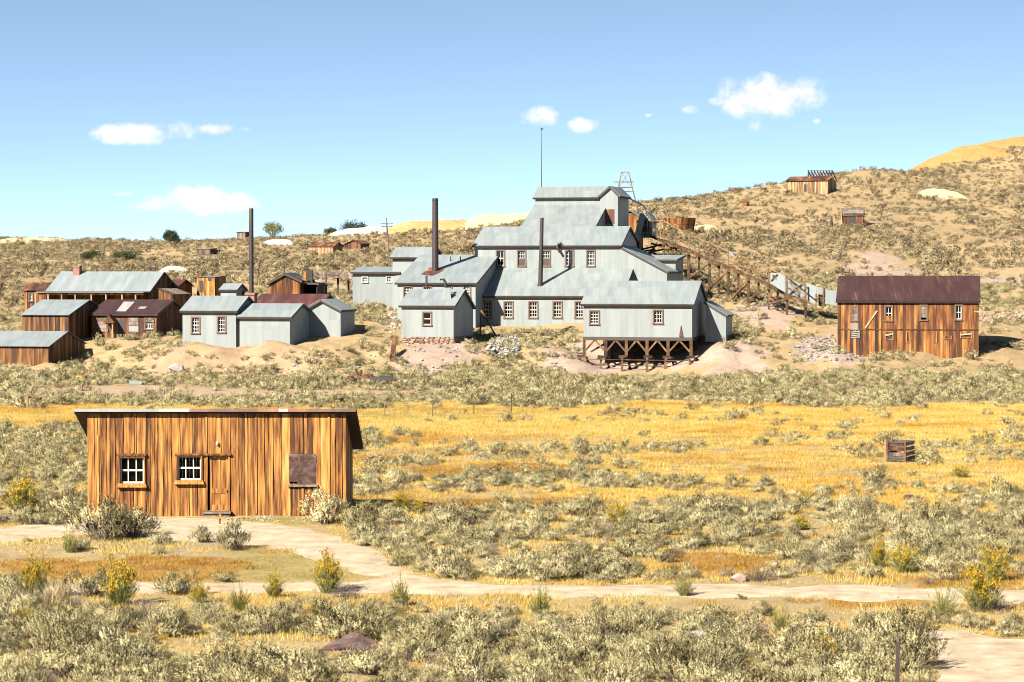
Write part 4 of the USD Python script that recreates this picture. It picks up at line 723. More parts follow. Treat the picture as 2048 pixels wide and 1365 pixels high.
MB().beam(P(1286, 428, 254.5), P(1273, 480, 254.0), .7, .1, .5, up=(0, -1, .2)).build('hood_plate', MAT['mill_wall'], hh)
bk = thing('hillside_bin', 'small tin-roofed plank bin between the mill tower and tramway hood', 'bin', P(1262, 445, 258)); gable_front(bk, 1250, 1277, 452, [(1250, 424), (1262, 424), (1277, 434)], 258, YAW, 3.0, seed=96, wmat='brown_board', rmat='mill_roof', kind='plank', over=.1, drop_=2.5, trim=False)
# curved pipe off the tower, A-frame
cp = thing('curved_pipe', 'thin rusty pipe curving from the mill tower to the tramway hood', 'pipe', P(1270, 405, 252))
MB().tube([P(x, r_, 252) for x, r_ in ((1248, 393), (1258, 397), (1270, 403), (1281, 408), (1287, 412), (1290, 418), (1290, 428))], .09, 8).build('pipe', MAT['iron'], cp); q = P(1290, 421, 252); MB().tube([q, q + V3(0, 0, -.35)], .17, 8).build('joint', MAT['pale_sheet'], cp)
af = thing('timber_tower', 'open timber A-frame tower behind the mill top tower', 'tower', P(1255, 420, 262))
def bp(a, b, w, Y=262, Y2=None): MB().beam(P(*a, Y), P(*b, Y2 or Y), w, w, .7, up=(0, 1, 0)).build('leg' if abs(a[1] - b[1]) > 20 else 'cross_bar', MAT['grey_board'], af)
bp((1243, 345), (1231, 400), 0.096); bp((1257, 345), (1276, 424), 0.096); bp((1244, 345), (1233, 400), 0.084, 264.5); bp((1258, 345), (1277, 424), 0.084, 264.5); bp((1241, 345), (1259, 345), 0.096); bp((1227, 364.5), (1268, 364.5), 0.120); bp((1238, 375.5), (1264, 375.5), 0.132); bp((1236, 383.5), (1266, 383.5), 0.132); bp((1245, 347), (1261, 374), 0.054); bp((1256, 347), (1240, 374), 0.054)

# ------------------------------------------------------------------ on the hillside
def hy(px, row): return hit(px, row)[1]
tk = thing('plank_tank', 'low round plank water tank on the slope beside the tramway', 'tank', P(1358, 462, 300)); 
ty = hy(1358, 461) + 2; c = P(1358, 459, ty); zt = P(1358, 437, ty)[2]; mb = MB(); R0 = 2.25
for i in range(44):
    an = i * 2 * math.pi / 44; e = V3(cos(an), sin(an), 0); tn = V3(-sin(an), cos(an), 0); rr0, rr1 = R0 * .86, R0 * 1.02
    zz0 = c[2] - .8; ww = R0 * math.pi / 44 * .96
    f = [V3(c[0], c[1], 0) + e * (r_ + o) + tn * s_ * ww * (r_ / R0) + V3(0, 0, z_) for z_, r_ in ((zz0, rr0), (zt + rng.uniform(-.04, .06), rr1)) for o in (0, .06) for s_ in (-1, 1)]
    MB().add(f, BOXF, rng.uniform(0, 1)).build('stave', MAT['brown_board'], tk)
MB().tube([V3(c[0], c[1], zt - .25), V3(c[0], c[1], zt - .2)], R0 * .97, 24).build('deck', MAT['dark_board'], tk)
mb = MB()
for k in (.25, .6): rr = R0 * (.86 + .16 * k) + .075; zc_ = c[2] - .6 + (zt - c[2] + .6) * k; mb.tube([V3(c[0] + rr * cos(a), c[1] + rr * sin(a), zc_) for a in np.linspace(0, 2 * math.pi, 33)], .035, 5, caps=False)
mb.build('hoop', MAT['iron'], tk)
hc = thing('hilltop_cabin', 'large tan plank cabin with bare roof rafters high on the right hill', 'cabin', P(1620, 384, 430))
k = house(hc, 1573, 1655, 387, 363, 354, hy(1610, 386), rad(22), 6.5, seed=101, wmat='tan_board', rmat='rust_board', kind='plank', over=.2, trim=False, roofs=(0,))
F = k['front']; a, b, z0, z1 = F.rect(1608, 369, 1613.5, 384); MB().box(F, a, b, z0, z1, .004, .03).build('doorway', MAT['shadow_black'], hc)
ex, ey = k['ex'], k['ey']
for i in range(9):
    s = k['w'] * (.42 + .58 * i / 8); p = F.pt(s, 0); rp = V3(p[0], p[1], 0) + ey * 3.2 + V3(0, 0, k['zr'] + .1); MB().beam(rp + V3(0, 0, 1.0), rp + ey * 3.8 + V3(0, 0, -.9), .12, .16, .6).build('rafter', MAT['rust_board'], hc)
    MB().beam(rp + V3(0, 0, 1.0), rp - ey * .1 - V3(0, 0, .1), .12, .12, .5, up=(0, 1, 0)).build('stud', MAT['rust_board'], hc)
for o in (0, 2.4): p = F.pt(k['w'] * .4, 0) + ey * (3.2 + o); q = F.pt(k['w'] * 1.02, 0) + ey * (3.2 + o); z = k['zr'] + 1.15 - o * .5; MB().beam(V3(p[0], p[1], z), V3(q[0], q[1], z - .1), .35, .07, .3).build('roof_board', MAT['rust_board'], hc)
sk = thing('hill_shack', 'small grey plank shack with an open doorway midway up the right hill', 'shack', P(1705, 453, 352))
k = house(sk, 1684, 1726, 455, 432, 417, hy(1705, 455), rad(10), 4.0, ridge=1.0, seed=102, wmat='rust_board', rmat='grey_board', kind='plank', over=.15, trim=False); F = k['front']
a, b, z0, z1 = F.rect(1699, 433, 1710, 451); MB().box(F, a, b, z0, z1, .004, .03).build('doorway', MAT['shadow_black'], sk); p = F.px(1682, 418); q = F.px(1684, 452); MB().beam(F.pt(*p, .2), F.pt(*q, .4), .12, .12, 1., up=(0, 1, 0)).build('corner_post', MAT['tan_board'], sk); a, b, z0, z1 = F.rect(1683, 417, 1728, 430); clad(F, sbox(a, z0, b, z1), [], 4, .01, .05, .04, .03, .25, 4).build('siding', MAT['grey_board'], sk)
MB().tube([drop(*P(1663, 456, 350)[:2], -.1), drop(*P(1663, 456, 350)[:2], 1.6)], [.3, .12], 7).build('old_boiler', MAT['iron'], thing('rusty_drum', 'rusty upright drum beside the small grey shack', 'drum', drop(*P(1663, 456, 350)[:2])))
sx = thing('privy', 'tiny orange plank privy alone below the right skyline', 'privy', P(1488, 411, 400)); house(sx, 1481, 1494, 412, 406, 404, hy(1487, 412), rad(20), 1.4, ridge=1., seed=103, wmat='shed_board', rmat='rust_board', kind='plank', over=.1, trim=False, drop_=.4)
c1 = thing('hill_cabin', 'tan plank cabin with a brown roof on the left hillside', 'cabin', P(640, 508, 375)); k = house(c1, 617, 666, 510, 494, 485.5, hy(640, 510), rad(16), 4.6, seed=104, wmat='tan_board', rmat='rust_board', kind='plank', over=.15, trim=False); F = k['front']; a, b, z0, z1 = F.rect(653, 496, 661, 506); MB().box(F, a, b, z0, z1, .005, .03, .9).build('door', MAT['grey_board'], c1)
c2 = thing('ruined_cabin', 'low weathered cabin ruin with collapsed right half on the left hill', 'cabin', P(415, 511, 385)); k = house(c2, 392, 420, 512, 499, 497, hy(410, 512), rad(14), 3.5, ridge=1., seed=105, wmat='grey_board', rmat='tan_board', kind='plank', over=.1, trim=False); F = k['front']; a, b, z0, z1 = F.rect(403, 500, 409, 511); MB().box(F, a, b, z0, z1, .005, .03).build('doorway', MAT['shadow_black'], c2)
for i in range(7): p = P(421 + i * 3, 511 - .5 * i, hy(421, 511) + i * .3); MB().beam(drop(p[0], p[1], -.1), drop(p[0], p[1], 1.1 - .06 * i), .15, .15, rng.uniform(0, 1), up=(0, 1, 0)).build('post', MAT['grey_board'], c2)
MB().beam(P(420, 500, hy(421, 511)), P(442, 501.5, hy(421, 511) + 2), .5, .1, .3).build('fallen_beam', MAT['grey_board'], c2)
c3 = thing('gabled_cabin', 'small reddish gabled cabin just below the pale tailings', 'cabin', P(708, 497, 400)); gable_front(c3, 690, 722, 499, [(690, 489), (708, 481.5), (722, 488)], hy(706, 499), rad(18), 4.0, seed=106, wmat='rust_board', rmat='rust_board', kind='plank', over=.15, trim=False)
k = P(684, 497, 400); house(thing('cabin_annex', 'tiny lean-to beside the small reddish gabled cabin', 'shed', k), 679, 691, 499, 492, 490, hy(685, 499), rad(10), 2, ridge=1., seed=107, wmat='rust_board', rmat='rust_board', kind='plank', over=.05, trim=False)
wt = thing('box_tank', 'dark wooden box tank raised on a stand on the left skyline', 'tank', P(483, 487, 480)); Fq = Frame(V3(*P(474, 487, 470)[:2], 0), V3(cos(rad(20)), -sin(rad(20)), 0)); zb_, zt = P(474, 484, 470)[2], P(474, 466, 470)[2]
clad(Fq, sbox(0, zb_, 1.9, zt), [], .25, .01, 0, .04, .01, None, 6).build('side', MAT['grey_board'], wt); MB().box(Fq, .02, 1.88, zb_, zt, -1.8, -.01).build('body', MAT['dark_board'], wt); MB().box(Fq, -.12, 2.02, zt + .01, zt + .2, -1.95, .15).build('lid', MAT['dark_board'], wt)
for s, o in ((.1, -.1), (1.7, -.1), (.1, -1.6), (1.7, -1.6)): p = Fq.pt(s, 0, o); MB().beam(drop(p[0], p[1], -.2), V3(p[0], p[1], zb_), .18, .18, .3, up=(0, 1, 0)).build('leg', MAT['grey_board'], wt)
tp = thing('telephone_pole', 'leaning two-armed telephone pole behind the mill wing', 'utility pole', drop(*P(779, 500, 330)[:2])); a, b = drop(*P(779.5, 500, 330)[:2], -.4), P(772.5, 436, 330); MB().tube([a, b], [.13, .09], 8).build('pole', MAT['grey_board'], tp)
for k, L in ((.86, .9), (.80, .8)): m_ = a + (b - a) * k; MB().beam(m_ - V3(L, .1, -.1), m_ + V3(L, -.1, .1), .1, .12, .4).build('cross_arm', MAT['grey_board'], tp)

# ------------------------------------------------------------------ the plank shed by the path
sh = thing('plank_cabin', 'long orange plank cabin with a lean-to roof beside the near path', 'cabin', P(435, 1032, 84.2))
Ys = 84.2; FL = P(175.6, 1033, Ys); FRx = P(692, 1031, Ys); F = Frame(V3(FL[0], Ys, 0), (1, 0, 0)); W = FRx[0] - FL[0]; DP = 3.55
SX = lambda zx: F.px(120 + zx / 3.2, 930)[0]; SZ = lambda zy: F.px(430, 790 + zy / 3.2)[1]
ztop = SZ(122); rg = np.random.default_rng(12)
gz = lambda s, o=0: float(H(F.O[0] + s, Ys - o))
W1, W2, DR, PT = (SX(376), SX(546), SZ(574), SZ(390)), (SX(744), SX(912), SZ(553), SZ(384)), (SX(936), SX(1088), SZ(742), SZ(388)), (SX(1463), SX(1643), SZ(572), SZ(374))
holes = unary_union([sbox(a + .03, z0 + .02, b - .03, z1 - .02) for a, b, z0, z1 in (W1, W2, DR, PT)])
edges0 = [178, 240, 300, 355, 408, 470, 492, 550, 605, 660, 715, 770, 828, 880, 940, 1000, 1036, 1092, 1145, 1202, 1255, 1310, 1366, 1420, 1476, 1535, 1560, 1620, 1665, 1725, 1782, 1830]
edges = []
for a_, b_ in zip(edges0[:-1], edges0[1:]):
    edges.append(a_)
    if b_ - a_ > 45 and rg.random() < .42: edges.append(a_ + (b_ - a_) * rg.uniform(.3, .7))
edges.append(1830)
for i in range(len(edges) - 1):
    a, b = SX(edges[i]) + .011, SX(edges[i + 1]) - .011; tone = float(np.clip(.5 + rg.normal(0, .2), .2, .95)); zb_ = gz((a + b) / 2) - .25
    n = 9; zs = np.linspace(zb_, ztop, n); L = [(a + rg.normal(0, .006), z) for z in zs]; Rr_ = [(b + rg.normal(0, .006), z) for z in zs[::-1]]
    g = Polygon(L + Rr_).buffer(0).difference(holes); o = rg.uniform(0, .016)
    for piece in getattr(g, 'geoms', [g]):
        if piece.area > .004: MB().poly(F, piece, -.03 + o, -.005 + o, float(np.clip(tone + rg.normal(0, .06), 0, 1))).build('plank', MAT['shed_board'], sh)
for zx, z0y, z1y in ((243, 258, 780), (470, 140, 372), (938, 140, 370), (1553, 595, 770), (1722, 140, 700), (1256, 140, 760)):
    s = SX(zx); MB().box(F, s - .035, s + .03, max(SZ(z1y), gz(s) - .1), SZ(z0y), .015, .035, rg.uniform(.4, 1)).build('batten', MAT['shed_board'], sh)
zbk = ztop - 1.55; lin = MB(); lin.poly(F, sbox(.02, gz(0) - .5, W - .02, ztop - .03).difference(holes), -.07, -.05)
Fr = Frame(F.pt(W, 0), (0, 1, 0)); Fl_ = Frame(F.pt(0, 0, -DP), (0, -1, 0)); Fb = Frame(F.pt(W, 0, -DP), (-1, 0, 0))
lin.poly(Fr, Polygon([(.05, gz(W) - .5), (.05, ztop - .06), (DP, zbk - .04), (DP, gz(W) - .5)]), -.07, -.05); lin.build('lining', MAT['dark_wood'], sh)
for fr, poly, sd in ((Fr, Polygon([(0, gz(W) - .4), (0, ztop), (DP, zbk), (DP, gz(W) - .4)]), 1), (Fl_, Polygon([(0, gz(0) - .4), (0, zbk), (DP, ztop), (DP, gz(0) - .4)]), 2), (Fb, sbox(0, gz(0) - .4, W, zbk), 3)):
    x0, _, x1, _ = poly.bounds; x = x0
    while x < x1 - .05:
        xe = min(x + rg.uniform(.24, .32), x1); g = poly.intersection(sbox(x + .006, -9, xe - .006, 99)); o = rg.uniform(0, .015)
        MB().poly(fr, g, -.03 + o, -.005 + o, rg.uniform(.2, .8)).build('plank', MAT['shed_board'], sh); x = xe
# roof in sheets from the high front edge down to the back
up = V3(0, -DP, ztop - zbk); L = np.linalg.norm(up); lo = F.pt(0, 0, -DP) + V3(0, 0, zbk + .03); R = Frame(lo, (1, 0, 0), up / L)
if R.N[2] < 0: R.N = -R.N
re = [93, 270, 460, 640, 835, 960, 1120, 1270, 1403, 1464, 1590, 1740, 1897]; rm = ['dull_sheet', 'dull_sheet', 'dull_sheet', 'pale_sheet', 'rusty_sheet', 'rusty_sheet', 'rusty_sheet', 'rusty_sheet', 'pale_sheet', 'rusty_sheet', 'rusty_sheet', 'rusty_sheet']
rf = part('roof', sh)
for i in range(len(re) - 1): R_ = Frame(R.O, R.A, R.Z); R_.N = R.N; MB().box(R_, SX(re[i]), SX(re[i + 1]) + .02, -.25, L + .2, .05 + .007 * (i % 2), .085 + .007 * (i % 2), (tn := rg.uniform(0, 1))).box(R_, SX(re[i]), SX(re[i + 1]) - .004, L + .2, L + .215, -.035, .085 + .007 * (i % 2), tn).build('roof_sheet', MAT[rm[i]], rf)
mb = MB(); mb.box(R, SX(95), SX(1895), L + .08, L + .14, -.06, .046); mb.build('fascia', MAT['fascia'], rf)
mb = MB(); mb.box(R, SX(95), SX(1895), -.22, L + .075, .0, .046); mb.build('roof_deck', MAT['dark_wood'], rf)
# windows, door, patch
for k, (rc, n) in enumerate(((W1, 'a'), (W2, 'b'))):
    a, b, z0, z1 = rc; w = window(sh, F, rc, 3, 2, 'close', frame='shed_board', fw=.05)
    MB().box(F, a - .07, b + .06, z0 - .1, z0 - .032, -.02, .14, .8).build('sill', MAT['shed_board'], w)
    if k == 0: MB().box(F, a - .05, b + .05, z1 + .004, z1 + .075, -.02, .1, .1).build('header', MAT['shed_board'], w)
MB().box(F, W2[0] - .06, DR[1] + .05, DR[3] + .006, DR[3] + .075, -.02, .1, .15).build('lintel', MAT['shed_board'], sh)
a, b, z0, z1 = DR; d = part('door', sh); gd = max(z0, gz((a + b) / 2) + .15)
MB().box(F, a, a + .05, gd, z1, -.06, .04, .3).build('jamb', MAT['shed_board'], d); MB().box(F, b - .06, b, gd, z1, -.06, .04, .5).build('jamb', MAT['shed_board'], d)
a, b = a + .10, b - .065; o0, o1 = -.075, -.045; zm1, zm0, zbt = SZ(600), SZ(632), SZ(705)
MB().box(F, a, a + .1, gd, z1 - .02, o0, o1, .55).build('stile', MAT['shed_board'], d); MB().box(F, b - .1, b, gd, z1 - .02, o0, o1, .62).build('stile', MAT['shed_board'], d)
for q0, q1 in ((z1 - .14, z1 - .02), (zm0, zm1), (gd, zbt)): MB().box(F, a + .102, b - .102, q0, q1, o0, o1, rg.uniform(.5, .75)).build('rail', MAT['shed_board'], d)
mid = (a + b) / 2; MB().box(F, mid - .04, mid + .04, zm1, z1 - .142, o0, o1 - .003, .7).build('mullion', MAT['shed_board'], d); MB().box(F, mid - .04, mid + .04, zbt, zm0, o0, o1 - .003, .6).build('mullion', MAT['shed_board'], d)
for q0, q1 in ((zm1, z1 - .14), (zbt, zm0)):
    for s0_, s1_ in ((a + .1, mid - .04), (mid + .04, b - .1)): MB().box(F, s0_, s1_, q0, q1, o0 - .02, o0 + .012, rg.uniform(.3, .7)).build('panel', MAT['shed_board'], d)
k_ = trimesh.creation.icosphere(2, .035); k_.apply_translation(F.pt(b - .05, (zm0 + zm1) / 2, .0)); MB().mesh(k_).build('handle', MAT['iron'], d)
st_ = part('step', sh); zst = gd - .01; MB().box(F, DR[0] - .1, DR[1] + .06, zst - .06, zst, .0, .42, .5).build('tread', MAT['grey_board'], st_); MB().box(F, DR[0] - .06, DR[1] + .03, zst - .5, zst - .064, .0, .36, .7).build('riser', MAT['grey_board'], st_)
a, b, z0, z1 = PT; n = 14; S_, Z_ = np.meshgrid(np.linspace(a + .02, b - .02, n), np.linspace(z0, z1 - .02, n), indexing='ij')
O_ = .01 + .10 * (meshkit.fbm(np.stack([S_ * 2.6, Z_ * 2.6, 0 * S_], -1), 4, 8) - .4); O_[:, -1] = .0; pv = F.O + S_[..., None] * F.A + Z_[..., None] * F.Z + O_[..., None] * F.N
i, j = np.meshgrid(np.arange(n - 1), np.arange(n - 1), indexing='ij'); q = np.stack([i * n + j, (i + 1) * n + j, (i + 1) * n + j + 1, i * n + j + 1], -1).reshape(-1, 4); q = q[~((q[:, 0] // n < 4) & (q[:, 0] % n < 1))]
mat('tar_sheet', {'g': ('geometry', {}), 'n': ('noise_texture', {'scale': 3.2, 'detail': 7.0, 'roughness': .65, 'distortion': 1.0}), 'r': ('rgb_ramp', {'ramp': [(.3, (.055, .032, .03)), (.5, (.15, .075, .062)), (.68, (.30, .20, .18))]}), 'p': ('principled_bsdf', {'roughness': .38, 'metallic': .35})}, [('g.position', 'n.vector'), ('n.fac', 'r.fac'), ('r.color', 'p.base_color')])
MB().add(pv.reshape(-1, 3), q).build('window_cover', MAT['tar_sheet'], sh, smooth=True, label='crumpled dark metal sheet covering the third window'); MB().box(F, a - .03, b + .03, z0 - .09, z0 - .015, -.02, .1, .75).build('sill', MAT['grey_board'], sh)
k_ = trimesh.creation.icosphere(2, .05); k_.apply_scale([1, 1, 1.6]); k_.apply_translation(F.pt(SX(1008), SZ(312), .05)); MB().mesh(k_).build('insulator', MAT['insulator'], sh)
FOOT.append(Polygon([F.pt(a, 0, b)[:2] for a, b in ((-.15, .35), (W + .2, .35), (W + .2, -DP - .2), (-.15, -DP - .2))]))

# ------------------------------------------------------------------ posts, signs, crate, junk
def post(name, label, cat, px, row, h, w, m_, lean=(0, 0), **k):
    p = hit(px, row); t = thing(name, label, cat, p, **k); MB().beam(p - V3(0, 0, .3), p + V3(lean[0], lean[1], h), w, w, .4, up=(0, 1, 0)).build('shaft', MAT[m_], t); return t, p
p = P(1794, 1376, 40); p = drop(p[0], p[1]); top = P(1797, 1284, p[1])[2]
t = thing('fence_post', 'rusty iron fence post in front of the near sagebrush at the bottom', 'post', p); mb = MB(); mb.beam(p - V3(0, 0, .4), V3(p[0] + .01, p[1], top), .075, .02, .4, up=(0, 1, 0)); mb.build('flange', MAT['post_iron'], t); MB().beam(p - V3(0, -.03, .4), V3(p[0] + .01, p[1] + .03, top - .01), .02, .06, .4, up=(0, 1, 0)).build('web', MAT['post_iron'], t)
post('stake', 'thin dark stake standing in the golden grass at the right', 'stake', 1741, 1024, .55, .05, 'post_iron', (-.03, 0))
t, p = post('marker_stake', 'short wooden stake on the bare ground in front of cabin door', 'stake', 440, 1052, .36, .06, 'shed_board'); MB().box(Frame(p, (1, 0, 0)), -.035, .045, .22, .38, .04, .055, .8).build('tag_board', MAT['shed_board'], t)
cr = thing('plank_crate', 'weathered open plank crate bound with boards in the right meadow', 'crate', hit(1795, 926)); p = hit(1795, 926); yw = rad(28); Fq = Frame(p + V3(-.55, .1, 0), V3(cos(yw), -sin(yw), 0))
wc, hc_, dc = 1.05, .95, 1.15
Fs = Frame(Fq.pt(0, 0) - Fq.N * dc, Fq.N); Fs2 = Frame(Fq.pt(wc, 0), -Fq.N); Fbk = Frame(Fq.pt(wc, 0) - Fq.N * dc, -Fq.A)
for fr, L_ in ((Fq, wc), (Fs, dc), (Fs2, dc), (Fbk, wc)):
    for k in range(4): z_ = .06 + k * .235 + rng.uniform(-.02, .02); MB().beam(fr.pt(.03, z_ + .09 + rng.uniform(-.03, .03), -.015), fr.pt(L_ - .03, z_ + .09 + rng.uniform(-.03, .03), -.015), .03, .17, rng.uniform(0, 1)).build('plank', MAT['grey_board' if rng.random() < .6 else 'dark_board'], cr)
for fr, s in ((Fq, .03), (Fq, wc - .13), (Fs, .05), (Fs, dc - .15), (Fs, dc * .5)): MB().box(fr, s, s + .1, -.15, hc_ + rng.uniform(.06, .3), .004, .06, rng.uniform(.3, 1)).build('upright', MAT['timber'], cr)
for z in (.15, .9): MB().box(Fq, .14, wc - .14, z, z + .07, .01, .03).build('iron_strap', MAT['iron'], cr)
FOOT.append(Polygon([f[:2] for f in (Fq.pt(-.2, 0, .9), Fq.pt(wc + .2, 0, .9), Fq.pt(wc + .2, 0, -dc), Fq.pt(-.2, 0, -dc))]))
for i, (x, r_, h_) in enumerate(((865, 835, 1.05), (947, 831, .9), (1022, 826, 1.2), (1126, 806, 1.6), (768, 833, .8))): post('meadow_post', 'thin weathered fence post at the green upper meadow edge, ' + ['second from left', 'third from left', 'fourth from left', 'rightmost and tallest', 'leftmost'][i], 'post', x, r_, h_, .07, 'grey_board', (.04, 0), group='fence posts along the meadow edge')
def hframe(name, label, x0, x1, r0, rb, m_='tan_board', sign=None):
    p, q = hit(x0, rb), hit(x1, rb - 1); t = thing(name, label, 'frame' if not sign else 'sign frame', p); z = P(x0, r0, p[1])[2]
    for e in (p, q): MB().beam(e - V3(0, 0, .3), V3(e[0], e[1], z), .13, .13, .7, up=(0, 1, 0)).build('post', MAT[m_], t)
    MB().beam(V3(p[0] - .2, p[1], z - .2), V3(q[0] + .2, q[1], z - .15), .1, .12, .9).build('cross_bar', MAT[m_], t)
    if sign: s = P(*sign, p[1] - .1); MB().beam(s - V3(.22, 0, 0), s + V3(.22, 0, 0), .03, .4).build('sign_board', MAT['yellow_paint'], t)
hframe('rail_frame', 'pale wooden rail frame in the grass at the left edge', 55, 82, 789, 820); hframe('sign_frame', 'wooden frame with a small yellow sign near the left track', 157, 172, 748, 771, sign=(158, 757)); hframe('sign_frame', 'wooden frame with a yellow sign in sagebrush below the stilts', 1121, 1143, 766, 787, sign=(1160, 776))
MB().beam(hit(1160, 789) - V3(0, 0, .2), P(1160, 770, hit(1160, 789)[1]), .07, .07, .8, up=(0, 1, 0)).build('sign_post', MAT['tan_board'], '/World/sign_frame_001')
p = hit(720, 769); jk = thing('rusty_engine', 'heap of rusty machine parts beside the dirt track', 'machine', p); rj = np.random.default_rng(4)
for i in range(4): a = p + V3(rj.uniform(-.9, .8), rj.uniform(-.3, .3), .3); MB().tube([a - V3(.1, .2, 0), a + V3(.1, .2, .02)], rj.uniform(.25, .5), 12).build('wheel', MAT['rusty_sheet'], jk)
for i in range(5): a = p + V3(rj.uniform(-.9, .8), rj.uniform(-.3, .3), rj.uniform(.1, .7)); MB().beam(a, a + V3(rj.uniform(-.8, .8), rj.uniform(-.2, .2), rj.uniform(-.1, .5)), .14).build('bar', MAT['rusty_sheet'], jk)
p = hit(765, 770); MB().tube([p + V3(-.9, 0, .25), p + V3(.7, .2, .3)], .36, 12).build('drum', MAT['char'], thing('black_drum', 'black drum lying beside the heap of rusty machine parts', 'drum', p))
plain('old_iron', (.075, .03, .022), .7, var=.3)
def crumple(name, label, px, row, w, d, h, m_, seed):
    p = hit(px, row); n = 12; r_ = np.random.default_rng(seed); S, T = np.meshgrid(np.linspace(-1, 1, n), np.linspace(-1, 1, n), indexing='ij'); z = h * (1 - S ** 2 * .6) * (.4 + 1.1 * meshkit.fbm(np.stack([S * 1.8 + seed, T * 1.8, 0 * S], -1), 3, seed)) * (1 + .5 * T)
    v = np.stack([p[0] + S * w / 2 + T * .15, p[1] + T * d / 2, H(p[0] + S * w / 2, p[1] + T * d / 2) + z - .05], -1).reshape(-1, 3); i, j = np.meshgrid(np.arange(n - 1), np.arange(n - 1), indexing='ij'); q = np.stack([i * n + j, (i + 1) * n + j, (i + 1) * n + j + 1, i * n + j + 1], -1).reshape(-1, 4)
    tag(MB().add(v, q).build(name, MAT[m_]), label, 'scrap metal')
crumple('rusty_sheet', 'crumpled dark rusty sheet lying among the near sagebrush', 700, 1304, 1.35, .5, .2, 'old_iron', 3); crumple('rusty_scrap', 'dark rusty lump of scrap in the golden grass at right', 1815, 999, .5, .3, .2, 'old_iron', 4)
p = hit(272, 770); tag(MB().box(Frame(p, (1, 0, 0)), -.5, .5, 0, .3, -.3, .3).build('blue_tarp_box', MAT['mill_wall']), 'small bluish metal box lying beside the left track', 'box')
a, b = hit(775, 745), P(790, 672, 207); lg = thing('leaning_timber', 'dark leaning timber at the left of the stone footing', 'timber', hit(786, 725)); a = hit(783, 726); b = P(789, 678, a[1] + 1.5); MB().beam(a - V3(0, 0, .3), b, .42, .3, .2, up=(0, 1, 0)).build('log', MAT['dark_board'], lg)
fp = thing('trough_boards', 'grey boards of a broken trough below the mill windows', 'boards', hit(1080, 668))
for (p0, p1) in (((1022, 666), (1068, 668)), ((1068, 668), (1105, 673)), ((1105, 673), (1142, 658)), ((1040, 672), (1075, 690)), ((1098, 682), (1128, 668))): MB().beam(hit(*p0) + V3(0, 0, .15), hit(*p1) + V3(0, 0, .2), .3, .12, rng.uniform(0, .6)).build('board', MAT['grey_board'], fp)

# rocks
def rock(c, r_, seed, sq=.7, res=2):
    k = trimesh.creation.icosphere(res, 1.0); v = np.array(k.vertices); n = meshkit.fbm(v * 1.1 + seed * 3.7, 3, seed); v = v * (.65 + .7 * n)[:, None]; g = np.random.default_rng(seed)
    for _ in range(5):
        d = g.normal(size=3); d /= np.linalg.norm(d); t = v @ d; v = v - np.clip(t - .62, 0, 9)[:, None] * d
    v = v * np.array([r_ * g.uniform(.85, 1.25), r_ * g.uniform(.8, 1.1), r_ * sq]); return v + c, np.array(k.faces)
for i, (x, r_, s, m_, lab) in enumerate(((148, 957, .22, 'rock_white', 'whitish boulder left of the cabin, in front of dark sagebrush'), (17, 1047, .24, 'rock_grey', 'grey boulder at the left edge beside the path'), (50, 960, .14, 'rock_grey', 'small grey rock in the sagebrush at the left edge'), (272, 1030, .26, 'rock_grey', 'grey boulder against the cabin wall behind the large sagebrush'),
     (352, 742, .5, 'rock_white', 'pale rock on the orange tailings below the boiler house'), (1478, 1166, .2, 'rock_pink', 'pinkish rock on the far edge of the near path'), (1392, 1295, .3, 'rock_white', 'white flat rock half hidden by sagebrush at the bottom'))):
    p = hit(x, r_); v, f = rock(p + V3(0, 0, s * .35), s * 1.25, i + 3); tag(MB().add(v, f, .5).build('boulder', MAT[m_], smooth=False), lab, 'rock')
def rubble(name, label, pts, n, s0, s1, mats, seed, lift=0):
    g = np.random.default_rng(seed); z = zone(pts); x0, y0, x1, y1 = z.bounds; lib = [rock(V3(0, 0, 0), 1., seed * 9 + k, .75, 1) for k in range(5)]; mbs = {m_: MB() for m_ in mats}; c = 0
    while c < n:
        x, y = g.uniform(x0, x1), g.uniform(y0, y1)
        if not z.contains(Point(x, y)): continue
        s = g.uniform(s0, s1) ** 1.0; v, f = lib[g.integers(5)]; a = g.uniform(0, 6.3); R_ = np.array([[cos(a), -sin(a), 0], [sin(a), cos(a), 0], [0, 0, 1]]); mbs[mats[g.integers(len(mats))]].add((v * s) @ R_.T + V3(x, y, float(H(x, y)) + s * .2 + lift * g.random()), f, g.random()); c += 1
    t = thing(name, label, 'rubble', hit(*pts[0]), kind='stuff')
    for m_, mb in mbs.items(): mb.build('stones', MAT[m_], t)
rubble('stone_heap', 'heap of loose grey stones below the mill windows', [(972, 712), (990, 685), (1030, 680), (1042, 705), (1035, 722), (1000, 722)], 420, .07, .2, ['rock_grey', 'rock_grey', 'rock_grey', 'rock_white'], 1, .5)
rubble('stone_heap', 'spill of pinkish and white stones in front of the boarding house', [(1575, 710), (1600, 680), (1660, 672), (1730, 690), (1760, 704), (1700, 722), (1640, 728)], 420, .07, .2, ['rock_grey', 'rock_grey', 'rock_pink'], 2)
rubble('stone_heap', 'scatter of pale stones and scrap by the track below the small house', [(770, 768), (830, 755), (960, 745), (990, 770), (900, 775), (800, 776)], 170, .08, .22, ['rock_white', 'rock_pink'], 3)
rubble('stone_wall', 'tumbled pinkish stone wall right of the boarding house', [(1962, 634), (2060, 628), (2060, 642), (1962, 646)], 260, .12, .26, ['rock_pink', 'rock_rust'], 4, .3)
rubble('stone_heap', 'loose stones on the bank between the tin shed and wing', [(770, 640), (800, 605), (806, 655), (780, 672)], 90, .1, .25, ['rock_pink', 'rock_white'], 5)
